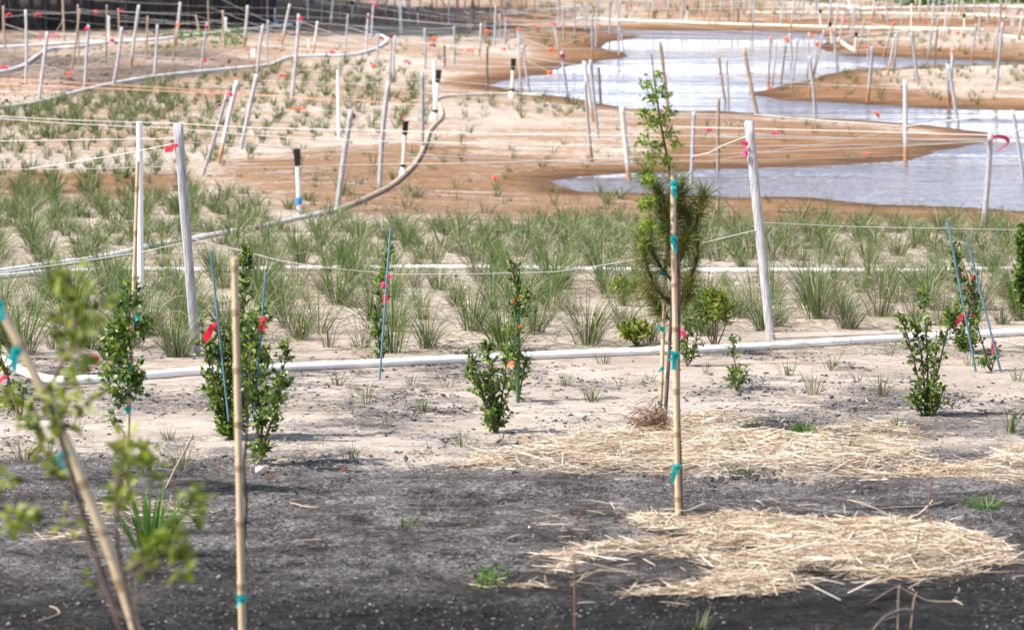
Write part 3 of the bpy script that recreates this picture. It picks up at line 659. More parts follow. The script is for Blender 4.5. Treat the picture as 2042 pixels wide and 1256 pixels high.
twine([(-60, 228, 40), (350, 246, 40), (700, 259, 39), (1342, 271, 38), (1975, 277, D9)], "highest of the long twines meeting at the maroon-ribboned stake", sag=0.02)
twine([(-60, 232, 38), (350, 256, 38), (700, 280, 38), (1342, 291, 38), (1975, 283, D9)], "middle of the long twines meeting at the maroon-ribboned stake", sag=0.02)
twine([(357, 277, D2), (180, 279, D2), (-60, 283, D2)], "taut level twine from the thick stake beside the white post going out of view")
twine([(357, 284, D2), (270, 303, D2 + 2), (120, 328, D2 + 5), (60, 336, D2 + 7)], "slanting twine from the ribboned thick stake down behind the white post")
twine([(362, 283, D2), (700, 302, 26), (1000, 317, 29), (1270, 330, 33)], "thin twine from the thick stake by the white post descending over the mud")
twine([(1492, 271, D3), (1440, 291, D3 + 3), (1415, 305, D3 + 4), (1381, 312, gd(1377, 384))], "loose bent twine joining the pink-taped thick stake to the stake in the near pool", rpx=1.2)
twine([(1497, 270, D3), (1700, 276, 27), (1975, 281, D9)], "twine from the top of the pink-taped thick stake to the maroon-ribboned stake", rpx=1.0)
twine([(386, 477, D2), (470, 497, D2), (560, 520, D2), (651, 534, D2), (790, 547, D2 + .3), (960, 546, D2 + .5), (1105, 542, D2 + .8), (1200, 529, D3 - .3), (1300, 511, D3 - .2), (1395, 486, D3 - .1), (1510, 458, D3)], "sagging twine hung between the two thick weathered stakes", rpx=0.75)
twine([(384, 480, D2), (280, 503, D2), (150, 523, D2), (-40, 549, D2)], "slack twine from the middle of the thick stake toward the climbing pipe", rpx=0.6)
twine([(58, 742, D2 - 1.3), (230, 727, D2 - .5), (390, 716, D2 - .1), (540, 714, D2), (700, 711, D2), (917, 706, D2 + .3), (1130, 692, D2 + .6), (1318, 682, D3 - .4), (1420, 673, D3 - .2), (1537, 666, D3 - .05), (1690, 664, D3), (1965, 655, D3 + .2), (2090, 650, D3 + .4)], "low twine just above the ground beside the nearest pipe", rpx=0.75)
twine([(1507, 443, D3), (1700, 452, D3 + 1), (2060, 459, D3 + 2)], "thin twine from the pink-taped thick stake crossing before the brown shore", rpx=0.7)
twine([(1342, 253, 44), (1700, 262, 42), (1975, 270, D9)], "twine just under the top of the maroon-ribboned stake over the mud spit")
twine([(1507, 229, 50), (1650, 241, 48), (1806, 252, 45), (1900, 240, 44), (2060, 221, 42)], "twine dipping to the upright pale stake on the spit and rising again")
twine([(1806, 254, 45), (1690, 280, 43), (1507, 306, 40), (1440, 318, 38)], "slanting thin twine from the upright pale stake down across the spit", rpx=0.6)
twine([(1100, 330, 38), (1342, 322, 40), (1580, 318, 42), (1806, 310, 45)], "faint twine low over the mud spit to the upright pale stake", rpx=0.5)
twine([(1975, 272, D9), (2010, 266, D9), (2060, 250, D9)], "twine rising away from the curled maroon ribbon")
twine([(-40, 167, 62), (120, 173, 60), (420, 186, 56), (700, 200, 54), (900, 214, 52)], "faded red twine over the dark mulch slope", 'redtwine', 0.7)
twine([(-40, 155, 66), (240, 170, 63), (500, 187, 58), (690, 205, 54)], "second faded red twine sloping over the dark mulch", 'redtwine', 0.6)
# further twines join neighbouring stakes
def chains():
    st = sorted([s for s in STAKES if 38 < s[1][1] < 100 and s[2][1] > 0], key=lambda s: s[1][0])
    out = []
    r = np.random.default_rng(11)
    for i, a in enumerate(st):
        for fr in (0.93, 0.62):
            if fr < 0.8 and r.random() < 0.8: continue
            lo = 2.5 if a[1][0] < 5 else 2.0
            c = [b_ for b_ in st[i + 1:] if lo < b_[1][0] - a[1][0] < 9 and abs(b_[1][1] - a[1][1]) < 5.5]
            if c and r.random() < .62: out.append((a, min(c, key=lambda b_: abs(b_[1][1] - a[1][1]) * 1.5 + abs(b_[1][0] - a[1][0])), fr))
    return out
tw_items = []
for a, b_, fr in chains():
    p = a[1] + (a[2] - a[1]) * fr; q = b_[1] + (b_[2] - b_[1]) * (fr + rng.uniform(-.08, .05))
    t_ = np.linspace(0, 1, 8)[:, None]; Q = p + (q - p) * t_; Q[:, 2] -= 0.1 * (t_ * (1 - t_))[:, 0]
    g = G(); tube(g, Q, np.clip((.18 if p[0] < -5 and p[1] > 65 else .32) / (F / Q[:, 1]), 0.0015, 0.007), 4)
    o = obj('twine', g, M['twine'], p, cat="twine", group="twine strung between stakes")
    mid = pix(Q[4])
    if mid[1] < 3: mid = (mid[0], 3)
    tw_items.append((o, "thin pale twine between stakes," if fr > .8 else "low thin twine between stakes,", mid))
by_landmark(tw_items, LM_FAR)

# ------------------------------------------------------------------ flagging ribbons
def ribbon(c, wd, ht, m_, label, name='flagging_ribbon', r=rng, tails=2, droop=0.5):
    g = G(); c = np.asarray(c, float)
    k = 6
    for q in range(tails):
        sgn = -1 if q % 2 else 1
        th = r.uniform(-0.2, 0.9) * sgn
        L = wd * r.uniform(0.6, 1.0); tt = np.linspace(0, 1, k)
        P = np.zeros((1, k, 3)); P[0, :, 0] = c[0] + sgn * L * tt * math.cos(th) * (0.7 if tails > 1 else 1)
        P[0, :, 2] = c[2] - L * droop * tt ** 1.3 + 0.12 * ht * np.sin(tt * 9 + q)
        P[0, :, 1] = c[1] - 0.006 + 0.3 * wd * np.sin(tt * 4 + q * 2) * r.uniform(-.6, .6)
        S = unit(np.array([[0.25 * sgn, r.uniform(-.4, .4), 1.0]]))
        W_ = (ht * np.array([0.35, 0.6, 0.8, 0.75, 0.85, 0.7]))[None]
        strips(g, P, W_, S)
        strips(g, P + np.array([0, 0.008 + ht * 0.15, -0.1 * ht]), W_ * 0.7, unit(S + [[0.3, .4, 0]]))
    a = np.linspace(0, 2 * math.pi, 9)
    tube(g, [c + np.array([-ht * .18, 0, 0]), c + np.array([0, 0, ht * .05]), c + np.array([ht * .18, 0, 0])], [ht * .2, ht * .28, ht * .2], 7)
    return obj(name, g, M[m_], c, label=label, cat="ribbon", group="flagging ribbons tied on stakes and twine")
def rib(u, v, d, wpx, hpx, m_, label=None, **k):
    s = F / d; return ribbon(at(u, v, d), wpx / s, hpx / s, m_, label, **k)
rib(352, 290, D2 - .02, 26, 15, 'red', "bright red ribbon fluttering from the thick stake beside the white post", tails=1).scale = (-1, 1, 1)
rib(1484, 284, D3 - .03, 11, 12, 'pink', "pink ribbon wrapped on the thick stake by the front pipe")
rib(1486, 300, D3 - .03, 9, 10, 'pink', "lower pink ribbon end hanging from the thick stake by the front pipe", droop=1.5)
rib(1408, 259, 42, 16, 7, 'pink', "pink ribbon on the twine over the mud spit", droop=.1, tails=1)
rib(1548, 266, 40, 13, 7, 'pink', "small pink ribbon on the twine past the pink-taped thick stake", droop=.1)
rib(1743, 224, 48, 17, 9, 'orange', "orange-edged ribbon dangling over the channel", droop=.8, tails=1)
rib(1725, 306, 43, 7, 7, 'orange', "small orange ribbon low on the mud spit")
rib(985, 354, gd(985, 362), 9, 10, 'orange', "orange flag on the bare wet mud")
rib(1331, 214, gd(1334, 232), 11, 8, 'orange', "orange ribbon on the tan stake behind the bare leader")
rib(1385, 231, gd(1377, 384), 6, 6, 'orange', "orange ribbon topping the stake behind the pine sapling")
rib(458, 187, gd(404, 350), 14, 10, 'pink', "pink ribbon topping the stake leaning most of three")
rib(564, 151, 60, 16, 6, 'red', "red ribbon flat on twine beside the three leaning stakes", droop=.1)
rib(592, 217, 52, 26, 5, 'orange', "faded orange ribbon on twine in the sandy planting", droop=.05)
rib(702, 230, D4, 10, 14, 'maroon', "maroon ribbon near the top of the grey pipe-side stake")
rib(674, 145, gd(676, 275), 10, 9, 'red', "red ribbon round the top of the planting's white post")
rib(808, 232, 42, 9, 4, 'pink', "little pink ribbon above the capped riser on the brown pipe")
rib(190, 712, gd(190, 728), 12, 18, 'red', "red flag low in the grass behind the nearest pipe", droop=1.2)
# the stiff curled maroon ribbon
c0 = at(1978, 274, D9); s9 = F / D9
pth = np.array([at(u, v, D9 - .02) for u, v in spline(np.array([(1972, 290), (1976, 277), (1990, 272), (2006, 276), (2012, 284), (2003, 293), (1989, 301)], float), 4)])
g = G(); strips(g, pth[None], np.full((1, len(pth)), 8.5 / s9), unit(np.array([[0.45, 0.5, 0.8]])))
strips(g, (pth + [0, .012, -.004])[None], np.full((1, len(pth)), 8.5 / s9), unit(np.array([[0.45, -0.4, 0.8]])))
obj('flagging_ribbon', g, M['maroon'], c0, label="long curled maroon ribbon hooked over the pond-edge stake", cat="ribbon", group="flagging ribbons tied on stakes and twine")

def twined(u, v, wpx, hpx, m_):
    """a ribbon far out: on the stake beside it, or on a twine stretched between the two stakes that flank it"""
    best = min(STAKES, key=lambda s: abs(pix(s[2])[0] - u) + abs(pix(s[2])[1] - v))
    pu, pv = pix(best[2])
    if abs(pu - u) < 7 and abs(pv - v) < 9: return rib(u, v, best[1][1] - .03, wpx, hpx, m_), False
    d = gd(u, v + 0.75 * F / gd(u, v + 25))
    P = at(u, v, d)
    L = [s for s in STAKES if -9 < s[1][0] - P[0] < -.25 and abs(s[1][1] - d) < 5]; R = [s for s in STAKES if .25 < s[1][0] - P[0] < 9 and abs(s[1][1] - d) < 5]
    pts = []
    for lst in (L, R):
        if lst:
            q = min(lst, key=lambda s: abs(s[1][0] - P[0]) + abs(s[1][1] - d) * .6); h = min(max((P[2] - q[1][2]) + .05, .25), (q[2] - q[1])[2] * .97)
            pts.append(q[1] + (q[2] - q[1]) * (h / (q[2] - q[1])[2]))
    if pts:
        Q = np.array([pts[0], P] + pts[1:])
        g = G(); tube(g, Q, np.clip(0.36 / (F / Q[:, 1]), 0.002, 0.006), 4)
        tw2.append((obj('twine', g, M['twine'], Q[0], cat="twine", group="twine strung between stakes"), (u, v)))
    return rib(u, v, d, wpx, hpx, m_), True
tw2 = []; ritems = []
FR = [(310,70,8,6,'red'),(173,56,6,6,'red'),(138,146,8,8,'orange'),(8,133,10,7,'red'),(18,27,10,5,'red'),(75,27,10,5,'red'),(243,20,8,4,'red'),(192,22,7,6,'red'),(110,67,16,5,'pink'),
 (80,71,8,4,'pink'),(224,80,6,9,'red'),(662,103,9,7,'pink'),(597,37,6,6,'pink'),(411,53,6,7,'pink'),(866,76,10,8,'orange'),(862,89,9,6,'maroon'),(810,122,11,7,'pink'),(938,99,8,7,'orange'),
 (1005,97,8,7,'orange'),(745,131,7,9,'orange'),(969,62,7,8,'orange'),(1034,58,6,6,'orange'),(1098,98,6,10,'orange'),(1096,144,8,10,'orange'),(1073,53,8,5,'orange'),(1104,46,9,4,'pink'),
 (1141,28,7,4,'pink'),(918,16,7,5,'pink'),(747,8,7,5,'pink'),(1121,110,10,7,'maroon'),(1569,78,9,14,'orange'),(1617,70,6,8,'orange'),(1630,87,6,8,'orange'),(1543,34,5,4,'orange'),
 (1573,39,4,4,'orange'),(1673,32,5,6,'orange'),(1686,41,5,7,'orange'),(1535,175,6,6,'orange'),(1537,77,5,7,'orange'),(1782,48,5,8,'orange'),(1850,46,4,4,'red'),(1728,93,8,6,'orange'),
 (1900,101,5,8,'orange'),(1990,45,4,4,'red'),(1911,64,8,4,'orange'),(779,72,6,7,'maroon'),(761,75,6,5,'maroon'),(600,36,5,5,'red'),(355,49,8,7,'orange'),(408,119,7,7,'red'),(735,33,4,8,'maroon'),
 (1713,43,4,4,'orange'),(1659,61,5,5,'orange'),(2029,27,5,5,'pink'),(1124,50,5,4,'pink'),(1161,80,5,4,'orange')]
for u, v, a, c, m_ in FR:
    o, on = twined(u, v, a * 1.15, c * 1.15, m_); ritems.append((o, f"tiny {m_} ribbon {'on far twine' if on else 'on a far stake'},", (u, v)))
by_landmark(ritems, LM_FAR); by_landmark([(o, "faint twine holding a tiny ribbon,", p) for o, p in tw2], LM_FAR)

# ------------------------------------------------------------------ woods behind black netting
LMW = []
def woods_tree(u, v, r_, h, bark, label, seed, crown_z=2.2, lean=0.0):
    r = np.random.default_rng(seed); b0 = ground(u, v); root = empty('woodland_tree', b0, label=label, cat="tree", group="trees of the dark woods")
    g = G(); pts = [b0 + np.array([0, 0, -.2]), b0 + [0, 0, .25], b0 + [lean * .5, 0, h * .35], b0 + [lean, .2, h * .7], b0 + [lean * 1.3, .3, h]]
    tube(g, spline(np.array(pts), 4), np.interp(np.linspace(0, 1, 17), [0, .06, 1], [r_ * 1.35, r_, r_ * .25]), 10)
    for k in range(7):
        z_ = h * r.uniform(.3, .9); a = r.uniform(0, 6.28); L = r.uniform(1, 2.4) * (1.2 - z_ / h); c = b0 + np.array([lean * z_ / h, 0, z_])
        tube(g, [c, c + np.array([math.cos(a), math.sin(a), .35]) * L * .5, c + np.array([math.cos(a), math.sin(a), .5]) * L], [r_ * .3, r_ * .2, r_ * .06], 6)
    obj('trunk', g, M[bark], b0, root, True)
    n = 2600; g = G(); cl = 60
    cc = np.stack([r.normal(0, 1.5, cl) + b0[0] + lean, r.normal(0, 1.3, cl) + b0[1], b0[2] + crown_z + (h - crown_z) * r.random(cl) ** .8], -1)
    w_ = r.integers(0, cl, n); P = cc[w_] + r.normal(0, .42, (n, 3))
    P[:, 2] = np.maximum(P[:, 2], b0[2] + 1.5)
    leaves(g, P, r.normal(size=(n, 3)), r.normal(size=(n, 3)), r.uniform(.18, .42, n), r.uniform(.12, .26, n))
    obj('crown', g, M['wood'], b0, root)
tr = [(12, 50, .13, 'greybark', "dark trunk at the woods' outer end with low foliage"), (62, 46, .10, 'greybark', "thin dark trunk between two netting posts"),
    (120, 42, .12, 'greybark', "dark trunk behind the bamboo cane and bare branch"), (176, 50, .2, 'greybark', "broad grey trunk behind the white riser by the woods"),
    (232, 44, .12, 'greybark', "dark slim trunk just past the white riser"), (286, 40, .13, 'greybark', "dark trunk between the broad grey trunk and orange pine"), (335, 44, .12, 'greybark', "dark trunk next to the orange-barked pine"),
    (392, 51, .14, 'pinebark', "orange-brown barked pine trunk by the netting"), (440, 42, .12, 'greybark', "dark trunk beyond the orange-barked pine"), (482, 40, .14, 'greybark', "dark trunk by the doubled netting"),
    (520, 36, .15, 'greybark', "last dark trunk at the netting corner"), (-60, 46, .2, 'greybark', "dark trunk at the very edge of view"), (-130, 60, .2, 'greybark', "thick trunk beyond the edge of view")]
for k, (u, v, r_, bk, lab) in enumerate(tr): woods_tree(u, v, r_, 7.5 + (k * 37 % 25) / 10, bk, lab, 100 + k, lean=((k * 53) % 9 - 4) * .08)
for k, (u, v) in enumerate([(30, 20), (90, 14), (150, 16), (215, 12), (270, 10), (330, 12), (385, 14), (430, 10), (470, 12), (505, 6), (540, 10)]):
    woods_tree(u, v, .16, 8 + k % 3, 'greybark', ["dark trunk deep in the woods, %s from the netting corner" % (["eleventh", "tenth", "ninth", "eighth", "seventh", "sixth", "fifth", "fourth", "third", "second", "first"][k])][0], 200 + k, 1.2)
def understory(u, v, wpx, hpx, label, seed, mm='wood', n=420):
    r = np.random.default_rng(seed); b0 = ground(u, v); s = F / b0[1]; root = empty('understory_bush', b0, label=label, cat="bush", group="bushes under the woods")
    g = G()
    for k in range(6):
        e = b0 + np.array([r.normal(0, wpx / s * .3), r.normal(0, .2), hpx / s * r.uniform(.6, 1)]); tube(g, [b0, (b0 + e) / 2 + [0, 0, .05], e], [.02, .014, .006], 5)
    obj('stem', g, M['greybark'], b0, root)
    g = G(); P = b0 + np.stack([r.normal(0, wpx / s * .35, n), r.normal(0, .3, n), np.abs(r.normal(.45, .3, n)) * hpx / s], -1)
    leaves(g, P, r.normal(size=(n, 3)), r.normal(size=(n, 3)), r.uniform(.08, .16, n), r.uniform(.05, .1, n)); obj('foliage', g, M[mm], b0, root)
for k, a in enumerate([(20, 52, 36, 40, "dark bush beside the woods' outer trunk"), (110, 54, 40, 26, "low green bush behind the looped pipe"), (255, 50, 44, 26, "green bush just past the white riser"), (335, 52, 30, 24, "yellowish bush next to the orange-barked pine"), (500, 26, 14, 30, "small bush behind the doubled netting")]):
    understory(*a, 300 + k, 'shrub' if k in (2, 3) else 'wood')
# netting
def netbox(root, pts, name, m_, h=1.9):
    P = [ground(*p) for p in pts]; V = []; 
    for p in P: V += [p + np.array([0, 0, -.02]), p + np.array([0, 0, h])]
    g = G(); g.add(np.array(V), [(2 * k, 2 * k + 2, 2 * k + 3, 2 * k + 1) for k in range(len(P) - 1)]); obj(name, g, M[m_], root.location, root)
fb = [(-70, 61), (12, 60), (93, 61), (178, 58), (252, 60), (325, 57), (375, 58), (422, 57), (470, 56), (500, 55)]
b0 = ground(*fb[0]); fence = empty('netting_fence', b0, label="black mesh fence on thin dark posts before the woods", cat="fence")
netbox(fence, fb, 'netting', 'net'); netbox(fence, [(500, 55), (520, 53), (550, 49)], 'netting', 'net2')
for p, wd in [(q, .035) for q in fb[1:]] + [((519, 53), .05), ((549, 49), .06)]:
    q = ground(*p); g = G(); tube(g, [q + [0, -.03, -.1], q + [.01, -.03, 1], q + [0, -.03, 2.0]], wd, 8); obj('fence_post', g, M['black'], b0, fence)

# ------------------------------------------------------------------ leafy shrubs and saplings
def stems_of(base, lines, d, r, depth):
    out = []
    for ln in lines:
        off = np.linspace(0, 1, len(ln)) * r.normal(0, depth)
        out.append(spline(np.array([at(u, v, d + o_) for (u, v), o_ in zip(ln, off)]), 5))
    return out
def grow(root, b0, lines, d, r, depth=.12, rad=.006, leaf=(.014, .042), lw=.52, mtl='shrub', bark='bark', tw=14, twl=.07, per=6, frm=.12, stem_name='stem', foliage='foliage', up=.6, extra=0):
    st = stems_of(b0, lines, d, r, depth)
    g = G(); LP, LT = [], []
    for ln in st:
        tube(g, ln, np.linspace(rad, rad * .35, len(ln)), 6)
        Ls = np.linalg.norm(np.diff(ln, axis=0), axis=1).sum()
        for k in range(int(1.75 * tw * max(.4, Ls / .5))):
            f = frm + (1 - frm) * r.random(); x_ = f * (len(ln) - 1); i = min(int(x_), len(ln) - 2); c = ln[i] + (ln[i + 1] - ln[i]) * (x_ - i); ax = unit(ln[i + 1] - ln[i])
            dr = unit(r.normal(size=3) * np.array([1, 1, .6]) + ax * up + [0, 0, .25]); L = twl * r.uniform(.3, 1.1) * (1.15 - .5 * f)
            tube(g, [c, c + dr * L], [rad * .3, rad * .15], 4, cap=False)
            q = np.linspace(.15, 1, per)[:, None]
            LP.append(c + dr * L * q); LT.append(unit(dr + r.normal(0, .65, (per, 3)) + [0, 0, .2]))
    obj(stem_name, g, M[bark], b0, root)
    P, T = np.concatenate(LP), np.concatenate(LT); n = len(P)
    g = G(); L = r.uniform(*leaf, n)
    leaves(g, P, T, r.normal(0, .5, (n, 3)) + [0, -.35, 1.0], L, L * lw)
    obj(foliage, g, M[mtl], b0, root)
def shrub(base, lines, label, seed, **k):
    r = np.random.default_rng(seed); b0 = ground(*base)
    root = empty('leafy_shrub', b0, label=label, cat="shrub", group="young planted shrubs")
    grow(root, b0, lines, b0[1], r, **k); return root, b0[1]
_, dS2 = shrub((462, 880), [[(462, 880), (440, 800), (415, 720), (402, 645)], [(465, 880), (455, 770), (440, 700), (432, 640)], [(468, 880), (470, 770), (478, 690), (474, 640)], [(470, 880), (495, 780), (500, 700), (505, 640)],
    [(460, 880), (425, 800), (408, 740)], [(466, 880), (450, 800), (462, 730), (458, 660)], [(466, 880), (490, 800), (486, 730), (490, 670)], [(464, 880), (446, 830), (428, 770), (420, 690)], [(467, 880), (476, 800), (484, 740), (496, 680)], [(466, 880), (460, 830), (446, 760), (448, 670)], [(466, 878), (480, 830), (496, 770)], [(468, 870), (474, 690), (488, 600), (484, 545), (492, 500)]],
    "big dense shrub behind the foreground cane, with blue stake and red ribbon", 1, depth=.15, tw=27, frm=.05)
_, dS3 = shrub((520, 926), [[(520, 926), (522, 850), (512, 760), (520, 670), (524, 615)], [(521, 905), (545, 825), (562, 750), (574, 690)], [(520, 890), (502, 800), (498, 720), (510, 650)], [(523, 890), (550, 810), (566, 760)], [(520, 870), (530, 780), (524, 700)], [(519, 915), (512, 890)], [(521, 915), (533, 892)]],
    "upright multi-stemmed shrub on a bare leg beside the big dense shrub", 2, depth=.13, tw=26, frm=.16)
_, dS4 = shrub((760, 724), [[(760, 724), (757, 690), (752, 640), (760, 580), (770, 530), (777, 488)]], "thin single-stemmed shrub tied with red ribbons to a blue stake", 3, tw=34, twl=.075, rad=.006, frm=.02, leaf=(.026, .042))
_, dS5 = shrub((1034, 800), [[(1034, 800), (1028, 720), (1025, 640), (1030, 580), (1018, 524)], [(1034, 795), (1044, 740), (1050, 705)], [(1033, 790), (1016, 750)], [(1028, 640), (1050, 605), (1058, 570)], [(1029, 720), (1012, 690)]], "slender shrub climbing a dark green stake with orange ribbons", 4, tw=26, leaf=(.024, .042), lw=.36)
shrub((988, 862), [[(988, 862), (965, 790), (945, 730), (930, 700)], [(988, 862), (985, 780), (975, 715), (972, 695)], [(990, 862), (1003, 780), (1010, 715)], [(985, 860), (955, 775), (936, 745)], [(992, 860), (1000, 820), (1008, 790)], [(986, 858), (975, 800), (960, 745)], [(988, 860), (984, 820), (990, 770)], [(986, 860), (980, 840), (976, 810)]],
    "bright green vase-shaped shrub before the green-staked one", 5, tw=22, frm=.03, depth=.12)
shrub((1470, 778), [[(1470, 778), (1465, 720), (1458, 672)], [(1472, 776), (1481, 735)], [(1468, 776), (1457, 745)], [(1470, 775), (1474, 735)]], "small sparse shrub past the tall staked sapling on open sand", 6, tw=18, leaf=(.02, .03))
_, dS8 = shrub((1848, 830), [[(1848, 830), (1830, 750), (1812, 680), (1795, 630)], [(1848, 828), (1850, 730), (1845, 640), (1843, 580)], [(1850, 828), (1870, 740), (1890, 660), (1905, 622)], [(1850, 828), (1860, 770), (1868, 660)], [(1840, 828), (1826, 800), (1822, 775)], [(1856, 828), (1874, 800), (1880, 775)], [(1845, 828), (1840, 790)], [(1856, 828), (1862, 790)], [(1848, 828), (1836, 700), (1822, 640)]],
    "tall shrub with a thick leafy base near the crossed blue stakes", 7, tw=20, depth=.13, frm=.02)
_, dS9 = shrub((1925, 700), [[(1925, 700), (1920, 620), (1910, 545), (1903, 490)], [(1925, 700), (1940, 620), (1946, 545)], [(1930, 698), (1905, 660), (1890, 625)], [(1922, 700), (1915, 670)], [(1926, 700), (1936, 670)]], "shrub tied between crossed blue stakes with red ribbons", 8, tw=24, depth=.16, frm=.03, leaf=(.026, .042))
_, dS9b = shrub((1976, 739), [[(1976, 739), (1962, 695), (1950, 650), (1940, 590)], [(1977, 738), (1988, 700)], [(1974, 736), (1958, 715)]], "little shrub at the foot of the outermost blue stake", 9, tw=14, leaf=(.022, .034))
shrub((2050, 640), [[(2050, 640), (2042, 570), (2036, 500), (2040, 450)], [(2052, 640), (2048, 560), (2046, 470)], [(2050, 640), (2038, 585), (2028, 540)]], "dark dense shrub cut off by the picture's edge near blue stakes", 10, tw=40, leaf=(.03, .045))
_, dS11 = shrub((40, 838), [[(40, 838), (25, 780), (5, 720), (-8, 680)], [(40, 838), (46, 795), (40, 770)], [(36, 830), (20, 810), (12, 800)], [(10, 740), (-12, 700)]], "dark-stemmed shrub with red ribbon behind the blurred leaning cane", 11, tw=16, rad=.009)
_, dS12 = shrub((1370, 731), [[(1370, 731), (1369, 690), (1380, 640), (1400, 600)], [(1370, 731), (1362, 700), (1366, 660)], [(1372, 728), (1385, 700), (1390, 640), (1384, 595)]], "small shrub with pink ribbon tucked behind the tall staked sapling", 12, tw=22)
shrub((1425, 700), [[(1425, 700), (1420, 640), (1412, 590)], [(1427, 700), (1432, 635), (1440, 590)], [(1425, 690), (1428, 620), (1426, 580)], [(1424, 695), (1402, 650), (1394, 612)], [(1428, 695), (1446, 650), (1452, 610)], [(1424, 695), (1410, 640), (1402, 590)]], "lime-tipped shrub among grass behind the tall staked sapling", 13, mtl='lime', tw=24, frm=.5, leaf=(.03, .055), lw=.3)
for k, (u, v, lab) in enumerate([(1243, 600, "lime-green leafy sprig standing alone among grass clumps"), (1268, 690, "lower lime-green sprig before the pine sapling's foliage")]):
    shrub((u, v), [[(u, v), (u - 4, v - 20), (u - 2, v - 42)], [(u + 2, v), (u + 14, v - 20), (u + 20, v - 36)], [(u, v), (u - 12, v - 18), (u - 16, v - 30)]], lab, 20 + k, mtl='lime', tw=46, frm=.3, leaf=(.04, .06), lw=.3, twl=.09)
shrub((435, 726), [[(435, 726), (430, 690)], [(436, 726), (445, 695)]], "tiny low shrub by the foot of the big dense one", 23, tw=16)

# small stakes in the shrubs
def rod(u0, v0, u1, v1, wpx, m_, label, d=None, name='plant_stake', dd=0.0):
    b0 = ground(u1, v1) if d is None else at(u1, v1, d); top = at(u0, v0, b0[1] + dd); s = F / b0[1]; g = G()
    tube(g, [b0 - unit(top - b0) * .1, (b0 + top) / 2, top], wpx / s / 2, 8)
    return obj(name, g, M[m_], b0, None, True, label=label, cat="plant stake", group="thin stakes holding shrubs")
rod(420, 500, 452, 800, 4.4, 'bluestake', "blue stake leaning in the big dense shrub", dS2 - .1)
rod(530, 545, 508, 815, 4.4, 'bluestake', "blue stake in the shrub on a bare leg", dS3 - .02)
rod(779, 455, 757, 757, 4.4, 'bluestake', "blue stake holding the thin single-stemmed shrub")
rod(1034, 535, 1033, 802, 7, 'greenstake', "dark green stake holding the slender shrub")
rod(1889, 438, 1946, 742, 4.6, 'bluestake', "longest blue stake leaning across its neighbours")
rod(1928, 474, 1996, 742, 4.6, 'bluestake', "blue stake with red ribbon at its foot, outermost of the group")
rod(1952, 600, 1947, 672, 5, 'bluestake', "short upright blue stake behind the crossed pair")
ties = [(427, 650, dS2 - .14, 30, 24, 'red', "large crumpled red ribbon on the blue stake in the big shrub", 1.3), (525, 635, dS3 - .06, 13, 12, 'red', "small red ribbon on the shrub with a bare leg", .3), (522, 648, dS3 - .06, 11, 11, 'red', "lower red ribbon on the shrub with a bare leg", 1.2),
 (775, 551, dS4 - .05, 10, 9, 'red', "uppermost red ribbon on the thin single-stemmed shrub", .3), (765, 566, dS4 - .05, 13, 13, 'pink', "pink middle ribbon on the thin single-stemmed shrub", .5), (770, 590, dS4 - .05, 10, 18, 'red', "lowest red ribbon on the thin single-stemmed shrub", 1.4),
 (1025, 597, dS5 - .05, 9, 10, 'red', "red ribbon high on the green-staked shrub", .8), (1037, 588, dS5 - .07, 5, 5, 'orange', "tiny orange ribbon on the green stake", .4), (1038, 650, dS5 - .07, 8, 8, 'orange', "orange ribbon halfway down the green-staked shrub", .3), (1022, 722, dS5 - .05, 14, 11, 'orange', "orange ribbon low on the green-staked shrub", .5),
 (1361, 660, dS12 - .05, 9, 15, 'pink', "pink ribbon hanging behind the tall sapling's cane", 1.5), (1910, 537, dS9 - .2, 10, 15, 'red', "red ribbon highest on the longest blue stake", .8), (1942, 551, dS9 - .1, 13, 10, 'red', "red ribbon on the stem between the crossed blue stakes", .3),
 (1926, 575, dS9 - .1, 6, 6, 'red', "tiny red ribbon between the crossed blue stakes", .3), (1922, 628, dS9 - .2, 20, 18, 'red', "large pinkish ribbon halfway down the longest blue stake", 1.0), (1949, 627, dS9 - .1, 18, 12, 'red', "spread red ribbon on the short upright blue stake", .2),
 (1982, 686, dS9b - .04, 8, 24, 'red', "long red ribbon wrapped near the outermost blue stake's foot", 2.2), (12, 751, dS11 - .06, 24, 12, 'red', "red ribbon on the shrub behind the leaning cane", .5)]
for u, v, d, a, c, m_, lab, dr in ties: o = rib(u, v, d, a, c, m_, lab, droop=dr, tails=1 if a > 17 else 2); o.scale.x = -1 if a > 17 else 1

# ------------------------------------------------------------------ bamboo canes
def cane(pts, d, wpx, label, sides=12, internode=.2, name='bamboo_cane', seed=0):
    r = np.random.default_rng(seed); P = np.array([at(u, v, dd) for (u, v), dd in zip(pts, d)]) if not np.isscalar(d) else np.array([at(u, v, d) for u, v in pts])
    r_ = wpx / (F / P[:, 1].mean()) / 2; L = np.linalg.norm(P[-1] - P[0]); n = max(2, int(L / .02)); Q = spline(P, max(2, n // (len(P) - 1)))
    R = np.full(len(Q), r_); mi = np.zeros(len(Q) - 1, int); k = 0.0; acc = np.concatenate([[0], np.cumsum(np.linalg.norm(np.diff(Q, axis=0), axis=1))])
    R *= np.linspace(1.08, .92, len(Q)); nxt = r.uniform(.05, internode)
    while nxt < acc[-1] - .03:
        i = int(np.searchsorted(acc, nxt)); R[i] *= 1.13; mi[max(i - 1, 0)] = 1
        if i + 1 < len(R): R[i + 1] *= .95
        nxt += internode * r.uniform(.75, 1.3)
    g = G(); tube(g, Q, R, sides, mi)
    return obj(name, g, [M['bamboo'], M['node']], P[0], None, True, label=label, cat="cane", group="bamboo canes holding saplings"), Q
dA = gd(1350, 1040)
cane([(1353, 1052), (1349, 860), (1346, 640), (1343, 480), (1342, 338)], dA, 11, "bamboo cane standing in straw with four teal ties", seed=1)
dB = gd(1317, 864)
